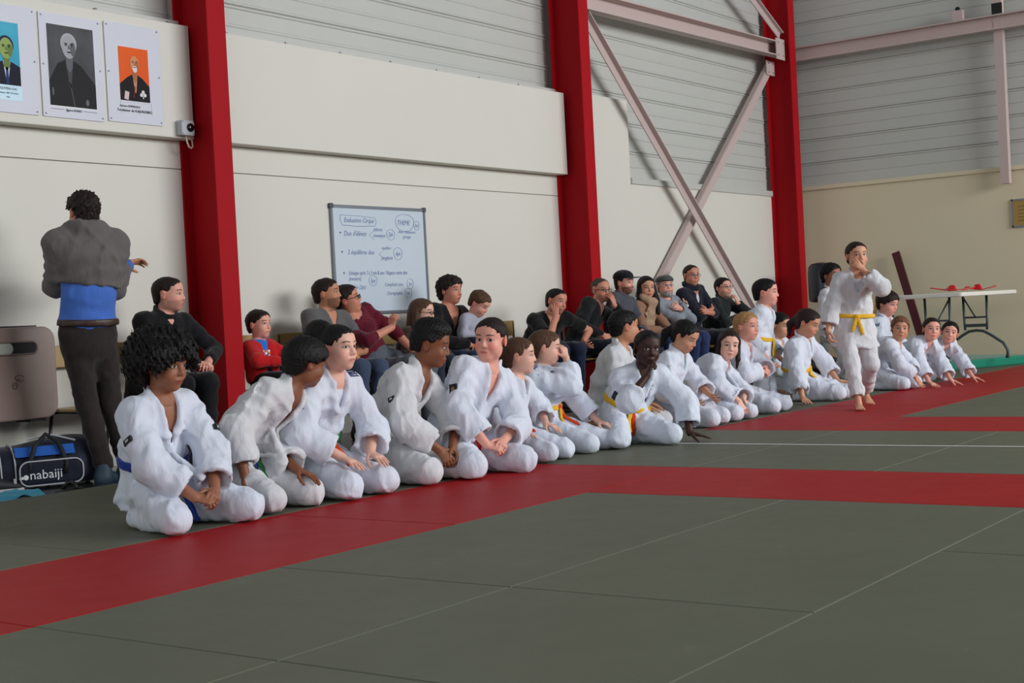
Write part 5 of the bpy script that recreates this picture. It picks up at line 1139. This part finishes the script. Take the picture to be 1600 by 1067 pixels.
# ================================================================ far end of the hall
M_green = cloth('green_vinyl_cover', (16, 128, 102), .5, .08)
g = MB(); q = [(9.72, 1.52), (11.1, .92), (11.42, 2.6), (9.95, 3.0)]
g.add([(x, y, 0) for x, y in q]+[(x, y, .10) for x, y in q], [(3, 2, 1, 0), (4, 5, 6, 7)]+[(i, (i+1) % 4, (i+1) % 4+4, i+4) for i in range(4)])
tag(g.build('landing_mat', M_green, None, False, .02), 'thick green landing mat lying under the far legs of the folding table', 'mat')
e = empty('folding_table', (9.62, 1.40, 0)); TX, TYh, TZ = .93, .38, .80
M_tw = plain('white_moulded_plastic', (222, 220, 212), .45); M_tl = plain('grey_green_tube', (62, 74, 78), .4)
MB().prism(rounded(-TX, -TYh, TX, TYh, .05), 0, .045, Matrix(((1, 0, 0, 0), (0, 0, 1, 0), (0, 1, 0, TZ), (0, 0, 0, 1)))).build('table_top', M_tw, e, False, .010)
for sx in (-1, 1):
    x = sx*.62; z0 = .10 if sx > 0 else 0
    L_ = []
    for s in (-1, 1):
        MB().tube([(x, s*.13, TZ), (x, s*.125, .50), (x, s*.12, .42)], .014, 8).build('leg', M_tl, e, True)
    f = MB().tube([(x, -.33, z0), (x, -.335, z0+.09), (x, -.29, z0+.17), (x, -.16, z0+.26), (x, -.08, z0+.305), (x, .0, z0+.315), (x, .08, z0+.305), (x, .16, z0+.26), (x, .29, z0+.17), (x, .335, z0+.09), (x, .33, z0)], .016, 8).build('foot_frame', M_tl, e, True)
    for s in (-1, 1): MB().lathe([(.019, 0), (.019, .03)], (x, s*.33, z0), 10).build('foot_cap', M_dark, f)
    MB().bar((x, -.12, .47), (x, .12, .47), .025, .035).build('crossbar', M_tl, e)
    MB().tube([(x, 0, .56), (x-sx*.42, 0, TZ)], .009, 8).build('brace', M_tl, e, True)
    MB().bar((x, -.12, .56), (x, .12, .56), .02, .02).build('crossbar', M_tl, e)
tag(e, 'white folding table with grey-green tube legs by the end wall', 'table')
def belt_heap(loc, n, seed, label):
    rs = random.Random(seed); e = empty('rolled_belt', loc)
    pts = [(rs.uniform(-.02, .02)+.22*math.sin(k*.9), (k/n-.5)*.34+.05*math.cos(k*1.7), .012+.018*(k % 3)+rs.uniform(0, .02)) for k in range(n)]
    mb = MB()
    for a, b in zip(pts[:-1], pts[1:]): mb.bar(a, b, .042, .007)
    o = mb.build('strap', cloth('red_belt_cotton', (196, 26, 30), .8, .2), e)
    MB().add([(x, y, z) for x, y, z in ((-.03, -.05, .02), (.05, -.04, .02), (.04, .05, .02), (-.04, .04, .02), (-.02, -.03, .085), (.03, -.02, .075), (.03, .03, .085), (-.02, .03, .075))], [(0, 3, 2, 1), (4, 5, 6, 7), (0, 1, 5, 4), (1, 2, 6, 5), (2, 3, 7, 6), (3, 0, 4, 7)]).build('knot', cloth('red_belt_cotton', (196, 26, 30), .8, .2), e, True, .01)
    return tag(e, label, 'belt', 'red belts on the folding table')
belt_heap((9.35, 1.35, .845), 12, 3, 'tangled red cotton belt with a long trailing end on the folding table')
belt_heap((10.05, 1.30, .845), 7, 8, 'shorter heap of red belt near the far end of the folding table')
# free-standing punch bag
e = empty('punch_bag', (10.75, 3.42, -.025))
MB().lathe([(.10, .84), (.150, .86), (.155, .92), (.155, 1.20), (.145, 1.27), (.11, 1.31), (.04, 1.325)], n=24).build('padded_bag', plain('black_vinyl', (30, 33, 42), .35), e, True)
MB().lathe([(.05, .1), (.05, .85)], n=14).build('pole', plain('grey_pole', (150, 155, 160), .4), e, True)
MB().lathe([(.27, 0), (.28, .06), (.22, .13), (.08, .18)], n=24).build('base', M_dark, e, True)
tag(e, 'black padded punch bag on a grey pole by the corner column', 'punch bag')
pl = MB().bar((0, 0, 0), (.16, .42, 1.40), .10, .025, (1, 0, 0)).build('leaning_plank', plain('dark_maroon_wood', (78, 14, 26), .5, var=.15), None, False, .004)
pl.location = (11.22, 2.28, -.02); tag(pl, 'narrow dark maroon plank leaning on the end wall behind the table', 'plank')

# a lone trainer at the edge of the dark floor, left of the bag
e = empty('trainer_shoe', (-.70, 3.60, -.025))
sp_, g_ = shoe_prims((0, 0, .09), (1, -.25, 0), (0, 0, 1), 1.0); V, Q = polygonise(sp_, .008); link_mesh('upper', [(V, Q, 0)], [plain('dark_shoe_upper', (30, 30, 36), .6)], e, (0, 0, 0))
V, Q = polygonise([ec(g_(-.06, 0, -.080), g_(.165, 0, -.080), np.cross((0, 0, 1), nrm((1, -.25, 0))), (.048, .018), (.052, .018), .01)], .007); link_mesh('sole', [(V, Q, 0)], [plain('white_sole', (190, 188, 186), .6)], e, (0, 0, 0))
tag(e, 'dark trainer with thick white sole standing beside the sports bag', 'shoe')
